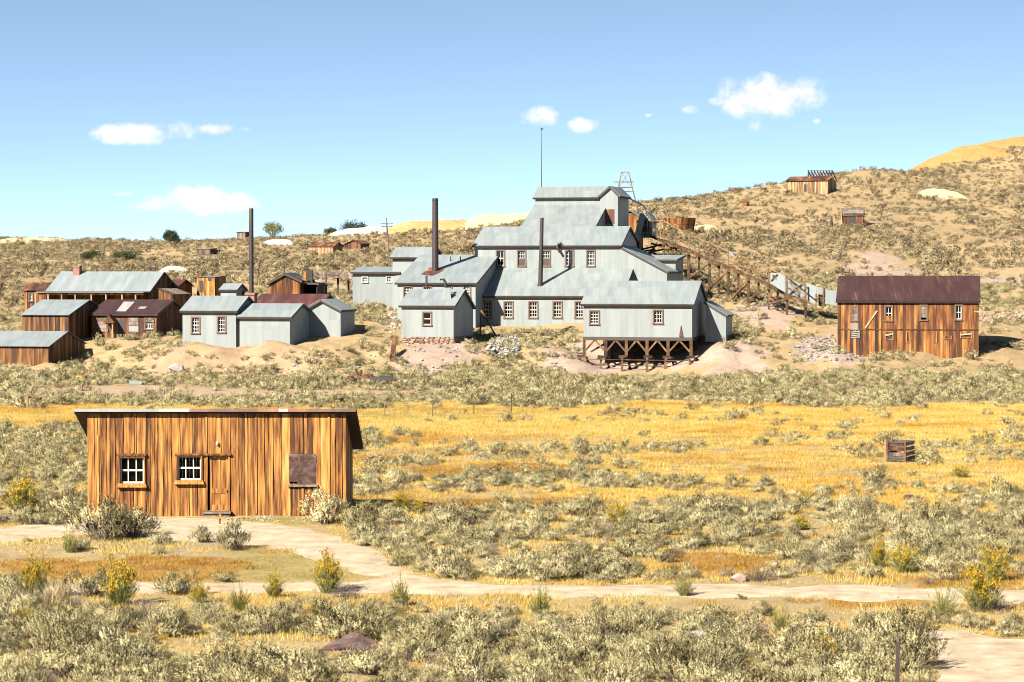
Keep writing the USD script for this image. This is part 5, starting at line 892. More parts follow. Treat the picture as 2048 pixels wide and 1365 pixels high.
rubble('pebbles', 'scattered pale pebbles on the bare ground at the bottom left', [(250, 1290), (700, 1270), (760, 1340), (300, 1350)], 240, .012, .035, ['rock_grey', 'rock_pink', 'rock_pink'], 6)
rubble('pebbles', 'pebbles and chips along the foot of the cabin wall', [(280, 1040), (690, 1034), (690, 1044), (280, 1050)], 120, .02, .06, ['rock_white', 'rock_grey'], 7)

rubble('pebbles', 'small stones strewn along the near path', [(820, 1160), (1000, 1172), (1900, 1182), (1900, 1206), (1000, 1194), (760, 1186)], 260, .012, .045, ['rock_grey', 'rock_pink'], 8)
rubble('pebbles', 'small stones on the bare yard path in front of the cabin', [(300, 1045), (600, 1060), (780, 1120), (700, 1130), (500, 1090), (300, 1080)], 200, .012, .045, ['rock_grey', 'rock_pink'], 9)
rubble('pebbles', 'stones and chips on the sandy clearing at the lower right', [(1850, 1275), (2040, 1290), (2040, 1360), (1870, 1360)], 120, .012, .04, ['rock_grey', 'rock_pink'], 10)
rubble('stone_heap', 'loose pinkish stones scattered over the eroded mill bank', [(560, 740), (640, 700), (1160, 690), (1120, 750), (700, 760)], 320, .06, .2, ['rock_pink', 'rock_white', 'rock_grey'], 11)
# ------------------------------------------------------------------ plants
def leafmat(name, ramp, transl=.25, rough=.8, patches=None, vary=.45):
    """leaves: each its own shade (tone), each plant its own (random)"""
    nodes = {'t': ('attribute', {'attribute': 'tone'}), 'o': ('object_info', {}), 'a': ('math', {'math_type': 'multiply_add', 'value2': vary, 'value3': -vary / 2}), 's': ('math', {'math_type': 'add', 'use_clamp': True}), 'r': ('rgb_ramp', {'ramp': ramp}),
        'p': ('principled_bsdf', {'roughness': rough, 'specular_ior_level': .2}), 'tr': ('translucent_bsdf', {}), 'mx': ('mix_closure', {'fac': transl})}
    links = [('o.random', 'a.value1'), ('a.value', 's.value1'), ('t.fac', 's.value2'), ('s.value', 'r.fac'), ('r.color', 'p.base_color'), ('r.color', 'tr.color'), ('p.BSDF', 'mx.closure1'), ('tr.BSDF', 'mx.closure2')]
    if patches:
        nodes.update({'g': ('geometry', {}), 'm': ('mapping', {'scale': (.11, .16, .0)}), 'n': ('noise_texture', {'scale': 1.0, 'detail': 4.0, 'roughness': .6}), 'pr': ('rgb_ramp', {'ramp': patches}), 'pm': ('mix', {'mix_type': 'multiply', 'fac': 1.0})})
        links = [l for l in links if l[0] != 'r.color'] + [('g.position', 'm.vector'), ('m.vector', 'n.vector'), ('n.fac', 'pr.fac'), ('r.color', 'pm.color1'), ('pr.color', 'pm.color2'), ('pm.color', 'p.base_color'), ('pm.color', 'tr.color')]
    mat(name, nodes, links, surface='mx.closure')
leafmat('sage_leaf', [(0, (.13, .10, .04)), (.3, (.38, .32, .145)), (.6, (.66, .57, .285)), (1, (.90, .80, .46))], .12)
leafmat('hill_leaf', [(0, (.09, .066, .03)), (.3, (.25, .19, .095)), (.6, (.46, .37, .20)), (1, (.72, .60, .37))], .1)
leafmat('twig', [(0, (.09, .065, .05)), (.5, (.24, .18, .14)), (1, (.42, .34, .28))], 0.)
leafmat('green_stem', [(0, (.16, .17, .04)), (.5, (.36, .36, .10)), (1, (.55, .52, .2))])
leafmat('yellow_flower', [(0, (.46, .28, .015)), (.5, (.70, .45, .025)), (1, (.84, .60, .07))])
leafmat('gold_grass', [(0, (.54, .36, .065)), (.5, (.82, .585, .145)), (1, (.96, .77, .31))], .3, patches=[(.33, (.88, .68, .48)), (.46, (1.1, 1.0, .85)), (.58, (1.15, 1.18, 1.25)), (.7, (.92, 1.0, .8))])
leafmat('orange_grass', [(0, (.32, .15, .016)), (.5, (.52, .27, .035)), (1, (.68, .42, .10))], .3)
leafmat('green_grass', [(0, (.16, .14, .03)), (.5, (.29, .25, .065)), (1, (.42, .36, .13))], .3)
leafmat('pale_grass', [(0, (.42, .31, .13)), (.5, (.62, .48, .25)), (1, (.78, .66, .42))], .3)
leafmat('dark_leaf', [(0, (.035, .05, .015)), (.5, (.075, .095, .03)), (1, (.14, .16, .055))])

def blades(base, d, length, width, rg, tone, mid=.5):
    """thin pointed leaves: BASE points, directions D"""
    n = len(base); s = np.cross(d, rg.normal(size=(n, 3))); s /= np.linalg.norm(s, axis=1, keepdims=True) + 1e-9
    length, width = np.broadcast_to(length, (n,))[:, None], np.broadcast_to(width, (n,))[:, None]
    v = np.stack([base, base + d * length * mid + s * width / 2, base + d * length, base + d * length * mid - s * width / 2], 1).reshape(-1, 3)
    k = np.arange(n)[:, None] * 4; f = np.vstack([k + [0, 1, 2], k + [0, 2, 3]]); return v, f, np.repeat(np.broadcast_to(tone, (n,)), 4)
def unit(v): return v / (np.linalg.norm(v, axis=-1, keepdims=True) + 1e-9)
def stems(tips, r0, rg, bend=.15, segs=3):
    """woody stems from the root out to the tips"""
    mb = MB()
    for t in tips:
        p0 = V3(rg.normal(0, .05), rg.normal(0, .05), -.08); ts = np.linspace(0, 1, segs + 1); off = rg.normal(0, bend * np.linalg.norm(t) * .5, 3)
        pts = p0 + (t - p0) * ts[:, None] + off * (np.sin(ts * np.pi) ** 1)[:, None]; mb.tube(pts, r0 * (1 - .75 * ts), 3, rg.uniform(.2, .9), caps=False)
    return mb.arrays()
def sage(seed, nb, ns, nl, R=.62, h=.72, leaf=.075, wid=.017, twiggy=0):
    """a sagebrush: branches fan out from the root, each ends in a clump of upright sprigs"""
    g = np.random.default_rng(seed); az = g.uniform(0, 2 * np.pi, nb); el = np.arcsin(g.uniform(.12, 1, nb)); rr = g.uniform(.72, 1.08, nb) * (1 + .22 * np.sin(az * 2 + seed) + .14 * np.sin(az * 3 + 2 * seed))
    tips = np.stack([np.cos(az) * np.cos(el) * R * rr, np.sin(az) * np.cos(el) * R * rr, (.16 + np.sin(el) * .84) * h * rr * g.uniform(.8, 1.1, nb)], 1)
    out = []
    for t in tips:
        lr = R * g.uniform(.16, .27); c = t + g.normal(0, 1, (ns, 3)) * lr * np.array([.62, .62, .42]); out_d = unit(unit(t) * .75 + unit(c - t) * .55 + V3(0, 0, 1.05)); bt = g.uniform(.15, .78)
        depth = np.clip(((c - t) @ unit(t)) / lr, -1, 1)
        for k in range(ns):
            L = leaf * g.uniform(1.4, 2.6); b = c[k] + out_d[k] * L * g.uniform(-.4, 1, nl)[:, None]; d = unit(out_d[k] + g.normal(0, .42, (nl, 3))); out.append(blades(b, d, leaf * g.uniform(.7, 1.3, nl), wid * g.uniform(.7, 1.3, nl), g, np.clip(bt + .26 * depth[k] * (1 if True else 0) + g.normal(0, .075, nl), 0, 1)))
    n = 0; V, Fc, T = [], [], []
    for v, f, t in out: V.append(v); Fc.append(f + n); T.append(t); n += len(v)
    NV = []
    for i_, v in enumerate(V):
        q4 = v.reshape(-1, 4, 3); ce = q4.mean(1); t_ = tips[i_ // ns]; od = unit(unit(ce - V3(0, 0, .12)) * .55 + unit(ce - t_) * .6 + V3(0, 0, .25)); ng = np.cross(q4[:, 1] - q4[:, 0], q4[:, 2] - q4[:, 0]); flip = (ng * od).sum(1) < 0; ng = unit(np.where(flip[:, None], -ng, ng)); q4[flip] = q4[flip][:, [0, 3, 2, 1]]; V[i_] = q4.reshape(-1, 3); NV.append(np.repeat(unit(od * .7 + ng * .3), 4, 0))
    wood_ = stems(np.vstack([tips * .92, tips[: nb // 2] * g.uniform(.5, .9, (nb // 2, 1)) + g.normal(0, .08, (nb // 2, 3))]), .016, g)
    if twiggy:
        tw = tips[g.integers(0, nb, twiggy)] * g.uniform(.55, 1.12, (twiggy, 1)) + g.normal(0, .1, (twiggy, 3)); tw[:, 2] = np.abs(tw[:, 2]); w2 = stems(tw, .008, g, .25); wood_ = (np.vstack([wood_[0], w2[0]]), np.vstack([wood_[1], w2[1] + len(wood_[0])]), np.concatenate([wood_[2], w2[2]]))
    return {'foliage': (np.vstack(V), np.vstack(Fc), np.concatenate(T), 'sage_leaf', np.vstack(NV)), 'stems': (*wood_, 'twig')}
def merge(parts):
    n = 0; V, Fc, T = [], [], []
    for v, f, t in parts: V.append(v); Fc.append(np.asarray(f) + n); T.append(t); n += len(v)
    return np.vstack(V), np.vstack(Fc), np.concatenate(T)
def dead(seed, n=170, R=.55, h=.5):
    g = np.random.default_rng(seed); az = g.uniform(0, 6.28, n); el = np.arcsin(g.uniform(.03, 1, n)); r_ = g.uniform(.55, 1.1, n); t = np.stack([np.cos(az) * np.cos(el) * R * r_, np.sin(az) * np.cos(el) * R * r_, np.sin(el) * h * r_], 1)
    a = stems(t, .009, g, .3); k = t[g.integers(0, n, n * 3)] * g.uniform(.6, 1, (n * 3, 1)); b = blades(k, unit(unit(k) + g.normal(0, .5, k.shape)), g.uniform(.1, .22, n * 3), .008, g, g.uniform(.3, 1, n * 3))
    return {'twigs': (*merge([a, b]), 'twig')}
def rabbit(seed, n=150, R=.5, h=.8, flower=1.0):
    """rabbitbrush: a fan of green stems under a crown of yellow flower heads"""
    g = np.random.default_rng(seed); az = g.uniform(0, 6.28, n); el = np.arcsin(g.uniform(.35, 1, n)); r_ = g.uniform(.72, 1.1, n) * (1 + .25 * np.sin(az * 2 + seed) + .18 * np.sin(az * 5 + 2 * seed)); t = np.stack([np.cos(az) * np.cos(el) * R * r_, np.sin(az) * np.cos(el) * R * r_, np.sin(el) * h * r_], 1)
    st_ = stems(t, .008, g, .12); k = t[g.integers(0, n, n * 12)] * g.uniform(.45, .98, (n * 12, 1)); lf = blades(k, unit(unit(k) + V3(0, 0, .5) + g.normal(0, .3, k.shape)), g.uniform(.06, .13, n * 12), .010, g, g.uniform(.1, 1, n * 12))
    o = {'stems': (*merge([st_, lf]), 'green_stem')}
    tt = t[(el > .75) | (g.random(n) < .12)]; m_ = int(len(tt) * flower)
    if m_: q = np.repeat(tt[:m_], 22, 0) + g.normal(0, 1, (m_ * 22, 3)) * np.array([.036, .036, .028]); o['flowers'] = (*blades(q, unit(V3(0, 0, 1) + g.normal(0, .6, q.shape)), g.uniform(.03, .055, len(q)), .026, g, g.uniform(0, 1, len(q))), 'yellow_flower')
    return o
def tuft(seed, n, R, h, mat_, lean=.35, wid=.012):
    g = np.random.default_rng(seed); a, r_ = g.uniform(0, 6.28, n), R * np.sqrt(g.uniform(0, 1, n)); b = np.stack([np.cos(a) * r_, np.sin(a) * r_, 0 * a - .03], 1); w = unit(V3(.5, .25, 0)); d = unit(V3(0, 0, 1) + g.normal(0, lean, (n, 3)) * [1, 1, .2] + w * lean * .5)
    return {'blades': (*blades(b, d, h * g.uniform(.5, 1.15, n), wid, g, g.uniform(0, 1, n), .35), mat_)}
def leafy(seed, R, h, n, mat_='dark_leaf', leaf=.3):
    """a round tree far off: limbs and leaf clumps"""
    g = np.random.default_rng(seed); nb = 26; az = g.uniform(0, 6.28, nb); el = np.arcsin(g.uniform(-.1, 1, nb)); c = V3(0, 0, h * .55) + np.stack([np.cos(az) * np.cos(el) * R, np.sin(az) * np.cos(el) * R, np.sin(el) * h * .45], 1) * g.uniform(.55, 1, (nb, 1))
    k = c[g.integers(0, nb, n)] + g.normal(0, R * .2, (n, 3)); k[:, 2] = np.maximum(k[:, 2], .1)
    return {'crown': (*blades(k, unit(g.normal(size=(n, 3)) + V3(0, 0, .4)), leaf * g.uniform(.6, 1.2, n), leaf * .5, g, g.uniform(0, 1, n)), mat_), 'trunk': (*stems(c, .09, g, .1), 'twig')}

def class_of(name, parts, parent='/World'):
    c = stage.CreateClassPrim(f'{parent}/{name}')
    for k, (v, f, t, m_, *nn) in parts.items():
        m_ = 'hill_leaf' if 'hill' in name and m_ == 'sage_leaf' else m_; o = usdkit.mesh(stage, f'{parent}/{name}/{k}', (v, f), MAT[m_]); UsdGeom.PrimvarsAPI(o).CreatePrimvar('tone', Sdf.ValueTypeNames.FloatArray, 'vertex').Set(Vt.FloatArray.FromNumpy(np.asarray(t, np.float32)))
        if nn: o.CreateNormalsAttr(Vt.Vec3fArray.FromNumpy(nn[0].astype(np.float32))); o.SetNormalsInterpolation('vertex')
    c.GetPath(); return f'{parent}/{name}'
KINDS = {}
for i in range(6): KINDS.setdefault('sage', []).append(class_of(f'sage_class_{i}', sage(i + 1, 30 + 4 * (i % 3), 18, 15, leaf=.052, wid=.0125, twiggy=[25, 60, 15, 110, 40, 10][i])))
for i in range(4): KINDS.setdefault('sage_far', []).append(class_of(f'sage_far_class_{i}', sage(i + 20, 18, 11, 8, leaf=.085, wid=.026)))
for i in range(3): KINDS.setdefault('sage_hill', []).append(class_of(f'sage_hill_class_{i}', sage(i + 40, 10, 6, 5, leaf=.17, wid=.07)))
for i in range(3): KINDS.setdefault('dead', []).append(class_of(f'dead_class_{i}', dead(i + 50)))
for i in range(3): KINDS.setdefault('rabbit', []).append(class_of(f'rabbit_class_{i}', rabbit(i + 60)))
for i in range(2): KINDS.setdefault('rabbit_green', []).append(class_of(f'rabbit_green_class_{i}', rabbit(i + 70, 110, .4, .75, .12)))
for k, m_, h_, n_, R_ in (('gold', 'gold_grass', .24, 130, .5), ('orange', 'orange_grass', .21, 140, .45), ('green', 'green_grass', .13, 140, .5), ('pale', 'pale_grass', .3, 70, .35)):
    for i in range(2): KINDS.setdefault(k, []).append(class_of(f'{k}_class_{i}', tuft(i + 80, n_, R_, h_, m_, wid=.016)))
for i in range(2): KINDS.setdefault('pale_tall', []).append(class_of(f'pale_tall_class_{i}', tuft(i + 90, 160, .16, .75, 'pale_grass', .42, .012)))

def plant(name, kind, label, cat, x, y, s, rg, group=None, sz=None, v=None):
    o = UsdGeom.Xform.Define(stage, numbered('/World', name)); o.AddTranslateOp().Set(Gf.Vec3d(float(x), float(y), float(H(x, y)) - .03)); o.AddRotateZOp().Set(float(rg.uniform(0, 360))); o.AddScaleOp().Set(Gf.Vec3f(float(s), float(s), float(sz or s)))
    p = o.GetPrim(); c = KINDS[kind]; p.GetReferences().AddInternalReference(c[v if v is not None else rg.integers(len(c))]); p.SetInstanceable(True); tag(p, label, cat, group); return p
def scatter(name, kind, pts, scale, rg, label=None, squash=(.6, .95)):
    """uncounted growth as ONE object"""
    if not len(pts): return
    path = numbered('/World', name); pi = UsdGeom.PointInstancer.Define(stage, path); protos = []
    for i, c in enumerate(KINDS[kind]): x = UsdGeom.Xform.Define(stage, f'{path}/tuft_{i:03d}'); x.GetPrim().GetReferences().AddInternalReference(c); protos.append(x.GetPath())
    n = len(pts); pi.CreatePrototypesRel().SetTargets(protos); pi.CreateProtoIndicesAttr(Vt.IntArray.FromNumpy(rg.integers(0, len(protos), n).astype(np.int32)))
    z = H(pts[:, 0], pts[:, 1]) - .03; pi.CreatePositionsAttr(Vt.Vec3fArray.FromNumpy(np.column_stack([pts, z]).astype(np.float32)))
    a = rg.uniform(0, 2 * np.pi, n) / 2; q = np.zeros((n, 4)); q[:, 2], q[:, 3] = np.sin(a), np.cos(a); pi.CreateOrientationsAttr(Vt.QuathArray([Gf.Quath(float(w), 0, 0, float(k)) for w, k in zip(np.cos(a), np.sin(a))]))
    sc = np.broadcast_to(scale, (n,)); pi.CreateScalesAttr(Vt.Vec3fArray.FromNumpy(np.column_stack([sc, sc, sc * rg.uniform(*squash, n)]).astype(np.float32)))
    tag(pi, label, None, None, 'stuff')

FOOTU = unary_union([f.buffer(.35) for f in FOOT]); PATHS = unary_union([PATH1.buffer(.15), PATH2.buffer(.15), CLEAR.buffer(.1)])
NOBUSH = [zone(z) for z in ([(300, 1292), (480, 1282), (640, 1277), (710, 1300), (560, 1330), (330, 1325)], [(420, 1095), (640, 1118), (780, 1148), (700, 1166), (420, 1166)], [(290, 1030), (640, 1030), (690, 1080), (500, 1100), (280, 1085)], [(1330, 1112), (1560, 1110), (1580, 1145), (1340, 1150)], [(1640, 1196), (1850, 1202), (1850, 1222), (1640, 1214)], [(0, 1112), (300, 1112), (480, 1112), (480, 1166), (0, 1166)], [(800, 990), (1240, 985), (1240, 1015), (800, 1020)])]
rg = np.random.default_rng(2024)
def field(y0, y1, half, cell, rg):
    """jittered points over the ground, as wide as the view and a margin"""
    ys = np.arange(y0, y1, cell); out = []
    for y in ys:
        w = half * y + 2; x = np.arange(-w, w, cell); out.append(np.column_stack([x + rg.uniform(-.5, .5, len(x)) * cell, y + rg.uniform(-.5, .5, len(x)) * cell]))
    return np.vstack(out)
def clear_of(p): return ~(contains_xy(FOOTU, p[:, 0], p[:, 1]) | contains_xy(PATHS, p[:, 0], p[:, 1]))
def nz(p, s, seed, o=3): return meshkit.fbm(np.column_stack([p / s, np.zeros(len(p))]), o, seed)
def colrow(p): return proj(p[:, 0], p[:, 1], H(p[:, 0], p[:, 1]))
rightmost = lambda p, m: p[m]
# special plants first: each one the photograph singles out
special = []
def sp(name, kind, label, cat, px, row, s, sz=None, v=None, group=None):
    p = hit(px, row); plant(name, kind, label, cat, p[0], p[1], s, rg, group, sz, v); special.append((p[0], p[1], s * .6))
sp('sagebrush', 'sage', 'big rounded sagebrush in front of the left cabin window', 'bush', 205, 1080, 1.75, 1.7, 1); sp('sagebrush', 'sage', 'spreading right half of the sagebrush pair before the left cabin window', 'bush', 258, 1076, 1.3, 1.35, 4)
sp('sagebrush', 'sage', 'small lone sagebrush on the bare path in front of cabin door', 'bush', 404, 1086, .68, .7, 0); sp('sagebrush', 'sage', 'lone ragged sagebrush casting a shadow on the path below the door', 'bush', 466, 1100, 1.0, 1.05, 3); sp('sagebrush', 'sage', 'grey sagebrush at the right front corner of the cabin', 'bush', 655, 1048, 1.35, 1.35, 2)
sp('sagebrush', 'sage', 'pale sagebrush beside the right end of cabin wall', 'bush', 722, 1056, 1.1, 1.0, 5); sp('sagebrush', 'sage', 'tiny dark bush against the cabin wall between door and covered window', 'bush', 528, 1031, .6, .6, 0); sp('sagebrush', 'sage', 'little sagebrush on the path left of the lone door bush', 'bush', 322, 1090, .7, .5, 5)
sp('sagebrush', 'sage', 'dark sagebrush left of the cabin corner beside the path', 'bush', 110, 1052, 1.0, .75, 4); sp('sagebrush', 'sage', 'big grey sagebrush next to the clearing, behind the fence post', 'bush', 1812, 1345, 1.3, 1.2, 3); sp('sagebrush', 'sage', 'grey sagebrush on the edge of clearing above the fence post', 'bush', 1795, 1290, 1.2, 1.1, 1)
sp('rabbitbrush', 'rabbit', 'tall yellow-flowered rabbitbrush by the path at the right edge', 'bush', 1962, 1225, 1.25, 1.35, 0); sp('rabbitbrush', 'rabbit', 'upper yellow rabbitbrush beyond the path at the right edge', 'bush', 1988, 1165, 1.0, 1.1, 1); sp('rabbitbrush', 'rabbit', 'bright yellow rabbitbrush in front of the near path junction', 'bush', 656, 1190, 1.15, 1.2, 2)
sp('rabbitbrush', 'rabbit', 'yellow rabbitbrush at lower left below the orange grass', 'bush', 240, 1215, 1.15, 1.3, 0); sp('rabbitbrush', 'rabbit', 'large orange-yellow rabbitbrush left of the cabin', 'bush', 46, 1030, 1.65, 1.4, 1); sp('rabbitbrush', 'rabbit', 'yellow rabbitbrush in the cabin shadow', 'bush', 803, 1026, .9, .85, 2); sp('rabbitbrush', 'rabbit', 'smaller yellow rabbitbrush right of the one in the cabin shadow', 'bush', 838, 1028, .7, .6, 0)
sp('rabbitbrush', 'rabbit', 'round yellow rabbitbrush alone in the sagebrush of the middle ground', 'bush', 1236, 1056, .95, .9, 1); sp('rabbitbrush', 'rabbit', 'small yellow rabbitbrush left of the thin dark stake', 'bush', 1607, 1018, .75, .75, 2); sp('rabbitbrush', 'rabbit', 'loose pale yellow rabbitbrush below the thin dark stake', 'bush', 1605, 1062, .75, .6, 0)
sp('rabbitbrush', 'rabbit', 'left one of the yellow rabbitbrush pair beyond the path at right', 'bush', 1760, 1140, .75, .9, 1); sp('rabbitbrush', 'rabbit', 'wide yellow rabbitbrush, right one of the pair beyond the path', 'bush', 1805, 1150, 1.0, .9, 2); sp('rabbitbrush', 'rabbit', 'flower-tipped rabbitbrush between sagebrush left of the fence post', 'bush', 1648, 1340, .8, .8, 0)
sp('rabbitbrush', 'rabbit', 'yellow sprig peeping over sagebrush on the near side of path at far left', 'bush', 45, 1275, .65, .8, 1); sp('rabbitbrush', 'rabbit', 'low yellow rabbitbrush right of the lower left rabbitbrush', 'bush', 398, 1208, .6, .6, 2); sp('rabbitbrush', 'rabbit', 'small orange-topped rabbitbrush left of the near path junction', 'bush', 548, 1200, .6, .75, 0); sp('rabbitbrush', 'rabbit', 'flowering rabbitbrush left behind the pale dry grass clump', 'bush', 70, 1200, .9, 1.2, 2); sp('rabbitbrush', 'rabbit', 'dull yellow rabbitbrush low in the right meadow below the crate', 'bush', 1920, 958, .9, .6, 1)
for x, r_, s, t in ((478, 1228, .8, 'green feathery rabbitbrush left of the near path junction'), (640, 1240, .8, 'green feathery rabbitbrush below the bright yellow one'), (800, 1215, .9, 'green rabbitbrush in front of the path bend'), (1080, 1235, .95, 'tall green rabbitbrush in the near thicket'), (1370, 1195, .8, 'green rabbitbrush at the near edge of the path'), (1560, 1265, .7, 'green rabbitbrush in the near thicket right of centre'), (1885, 1235, .95, 'green rabbitbrush left of the tall yellow one'), (140, 1110, .9, 'yellow-green rabbitbrush below the path at the left')): sp('rabbitbrush', 'rabbit_green', t, 'bush', x, r_, s, s * 1.05)
for x, r_, s, t in ((100, 1215, 1.15, 'pale dry bunchgrass clump at the lower left'), (128, 1205, 1.1, 'taller pale dry bunchgrass clump at the lower left'), (1945, 1205, .9, 'pale dry grass beside the tall yellow rabbitbrush'), (1290, 1320, .6, 'straw-coloured grass clump in the near thicket')): sp('bunchgrass', 'pale_tall', t, 'grass clump', x, r_, s)
for x, r_, s, t in ((80, 1265, 1.15, 'dead grey twiggy bush at the lower left corner'), (150, 1225, .9, 'dead twiggy bush below the pale bunchgrass'), (690, 1200, .85, 'grey dead bush beside the bright yellow rabbitbrush'), (1215, 1068, .9, 'pinkish-grey dead bush left of the round rabbitbrush'), (1985, 1225, 1.1, 'dead grey twigs at the foot of the tall yellow rabbitbrush'), (880, 1262, 1.0, 'reddish dead bush in the near thicket'), (1240, 1300, .7, 'bare branching dead bush near the bottom centre'), (290, 1235, 1.0, 'dead twiggy bush right below the left rabbitbrush'), (1500, 1270, 1.0, 'brown dead bush in the right part of the near thicket')): sp('dead_bush', 'dead', t, 'bush', x, r_, s)
for px_, row_, d_, r0_ in ((1795, 926, 0, 1.0), (1795, 926, 1.6, 1.0), (1795, 926, 3.2, .9), (1741, 1024, 0, .7), (1741, 1024, 1.3, .7), (1741, 1024, 2.6, .6), (440, 1052, 0, .5), (1797, 1372, 0, .5), (700, 1304, 0, 1.0), (700, 1304, 1.0, .9), (1815, 999, .6, .6)):
    q_ = hit(px_, row_); special.append((q_[0] * (1 - d_ / q_[1]), q_[1] - d_, r0_))
SPX = np.array(special)
def far_from_special(p, k=1.0):
    d = np.hypot(p[:, None, 0] - SPX[None, :, 0], p[:, None, 1] - SPX[None, :, 1]); return (d > SPX[None, :, 2] * k).all(1)

# --- sagebrush of the valley floor
p = field(44, 160, .37, .8, rg); c, r_ = colrow(p); n1 = nz(p * np.array([.55, 1.]), 6, 5); n2 = nz(p, 2.6, 6)
dens = np.full(len(p), .52)
dens = np.where(r_ > 1195, 1.0, dens); dens = np.where((r_ > 1190) & (c > 250) & (c < 740) & (r_ > 1265), .62, dens)
dens = np.where((r_ < 1175) & (r_ > 1012) & (c > 680), .56, dens); dens = np.where((r_ <= 1012) & (r_ > 940), .30, dens); dens = np.where((r_ <= 940) & (r_ > 868), .34, dens)
dens = np.where((c < 180) & (r_ < 1040) & (r_ > 865), .78, dens); dens = np.where((c < 720) & (r_ > 1085) & (r_ < 1190), .16, dens)
dens = dens + (n1 - .5) * np.where((r_ < 1012) & (c > 180), 2.2, 1.1) + (n2 - .5) * .8
dens = np.where(inside(MEADOW, p[:, 0], p[:, 1]) & ((r_ < 862) | (c > 900) & (r_ < 874)), dens * .10, dens); dens = np.where(inside(ORANGE, p[:, 0], p[:, 1]), dens * .35, dens); dens = np.where(inside(NOBUSH, p[:, 0], p[:, 1]), dens * .07, dens); dens = np.where(inside(GREEN, p[:, 0], p[:, 1]), dens * .1, dens)
ok = (rg.random(len(p)) < dens) & clear_of(p) & far_from_special(p, .9)
# nothing tall right in front of the cabin wall
ok &= ~((c > 170) & (c < 700) & (r_ > 1025) & (r_ < 1100) & (rg.random(len(p)) > .02))
def blocks(q, size, c, r):
    """bushes too tall to stand there: from the path they would have been cut back"""
    out = np.zeros(len(q), bool); k = FPX / q[:, 1]
    for h_ in (.35, .6, .85):
        y = CAMZ * FPX / np.maximum(r - h_ * size * k - HROW, 5); x = (c - 1024) / FPX * y; out |= contains_xy(PATHS, x, y) | contains_xy(NOBUSH[4], x, y)
    return out
sg = p[ok]; sc_, sr_ = c[ok], r_[ok]; size = np.clip(rg.lognormal(-.05, .3, len(sg)) * (.78 + .6 * (nz(sg, 5, 8) - .35)), .42, 1.5)
size = np.where(sr_ < 1000, size * .62, np.where(sr_ < 1160, size * .76, size * .84))
for f_ in (.7, .6): b_ = blocks(sg, size, sc_, sr_); size = np.where(b_, size * f_, size)
k_ = (~blocks(sg, size, sc_, sr_) & (size > .3)) | (rg.random(len(sg)) < .06); sg, sc_, sr_, size = sg[k_], sc_[k_], sr_[k_], size[k_]
# thin out crowding by keeping the larger
infr = (sc_ > -10) & (sc_ < 2058) & (sr_ < 1400); order = np.argsort(-(size / sg[:, 1]) * infr); near = order[:268]; rest = order[268:]
def where_label(x, r):
    if r > 1195:
        if x < 700: return 'grey-green sagebrush in the near thicket below the path, left third', 'near sagebrush, left'
        if x < 1350: return 'grey-green sagebrush in the near thicket below the path, middle', 'near sagebrush, middle'
        return 'grey-green sagebrush in the near thicket below the path, right third', 'near sagebrush, right'
    if x < 720: return 'grey sagebrush around the cabin and its bare yard', 'sagebrush around the cabin'
    if x < 1300: return 'grey-green sagebrush beyond the path, right of the cabin', 'sagebrush beyond the path, middle'
    return 'grey-green sagebrush beyond the path, at right', 'sagebrush beyond the path, right'
MARKS = [(1795, 1330, 'iron fence post'), (1960, 1330, 'sandy clearing'), (1962, 1200, 'tall yellow rabbitbrush'), (800, 1155, 'path junction'), (720, 1010, 'right end of the cabin'), (205, 1050, 'left end of the cabin'), (1236, 1045, 'round yellow rabbitbrush'), (1741, 1012, 'thin dark stake'), (1785, 1135, 'yellow rabbitbrush pair'),
    (656, 1175, 'bright yellow rabbitbrush'), (1795, 905, 'plank crate'), (110, 1190, 'pale bunchgrass clumps'), (700, 1295, 'crumpled rusty sheet'), (1450, 1130, 'orange grass patch'), (240, 1195, 'lower left rabbitbrush'), (1080, 1220, 'tall green rabbitbrush'), (880, 1255, 'reddish dead bush'), (1240, 1295, 'bare branching dead bush'), (1500, 1265, 'brown dead bush'), (1648, 1330, 'flower-tipped rabbitbrush'), (1010, 1190, 'straight stretch of path'), (1020, 1005, 'orange grass beyond the cabin')]
def describe(i, word):
    h_ = size[i] * 60 * 70 / sg[i][1]; cx, cy = sc_[i], sr_[i] - h_ / 3; dx, dy = min(((cx - a, cy - b) for a, b, _ in MARKS), key=lambda e: e[0] ** 2 + (1.7 * e[1]) ** 2); mk = next(t for a, b, t in MARKS if abs(cx - a - dx) < .01 and abs(cy - b - dy) < .01)
    side_ = ('right' if dx > 0 else 'left') if abs(dx) > 1.5 * abs(dy) else ('in front' if dy > 0 else 'behind'); far_ = 'close ' if math.hypot(dx, dy) < 75 else ('some way ' if math.hypot(dx, dy) > 160 else '')
    sz = 'large' if size[i] > .95 else 'small' if size[i] < .66 else 'mid-sized'
    return f"{sz} {word} {far_}{side_} of the {mk}" if side_ == 'in front' else f"{sz} {word} {far_}" + (f"{side_} of the {mk}" if side_ != 'behind' else f"behind the {mk}")
todo = {}
for i in near:
    d_ = rg.random() < .08; todo.setdefault(describe(i, 'dead brown bush' if d_ else 'sagebrush'), []).append((i, d_))
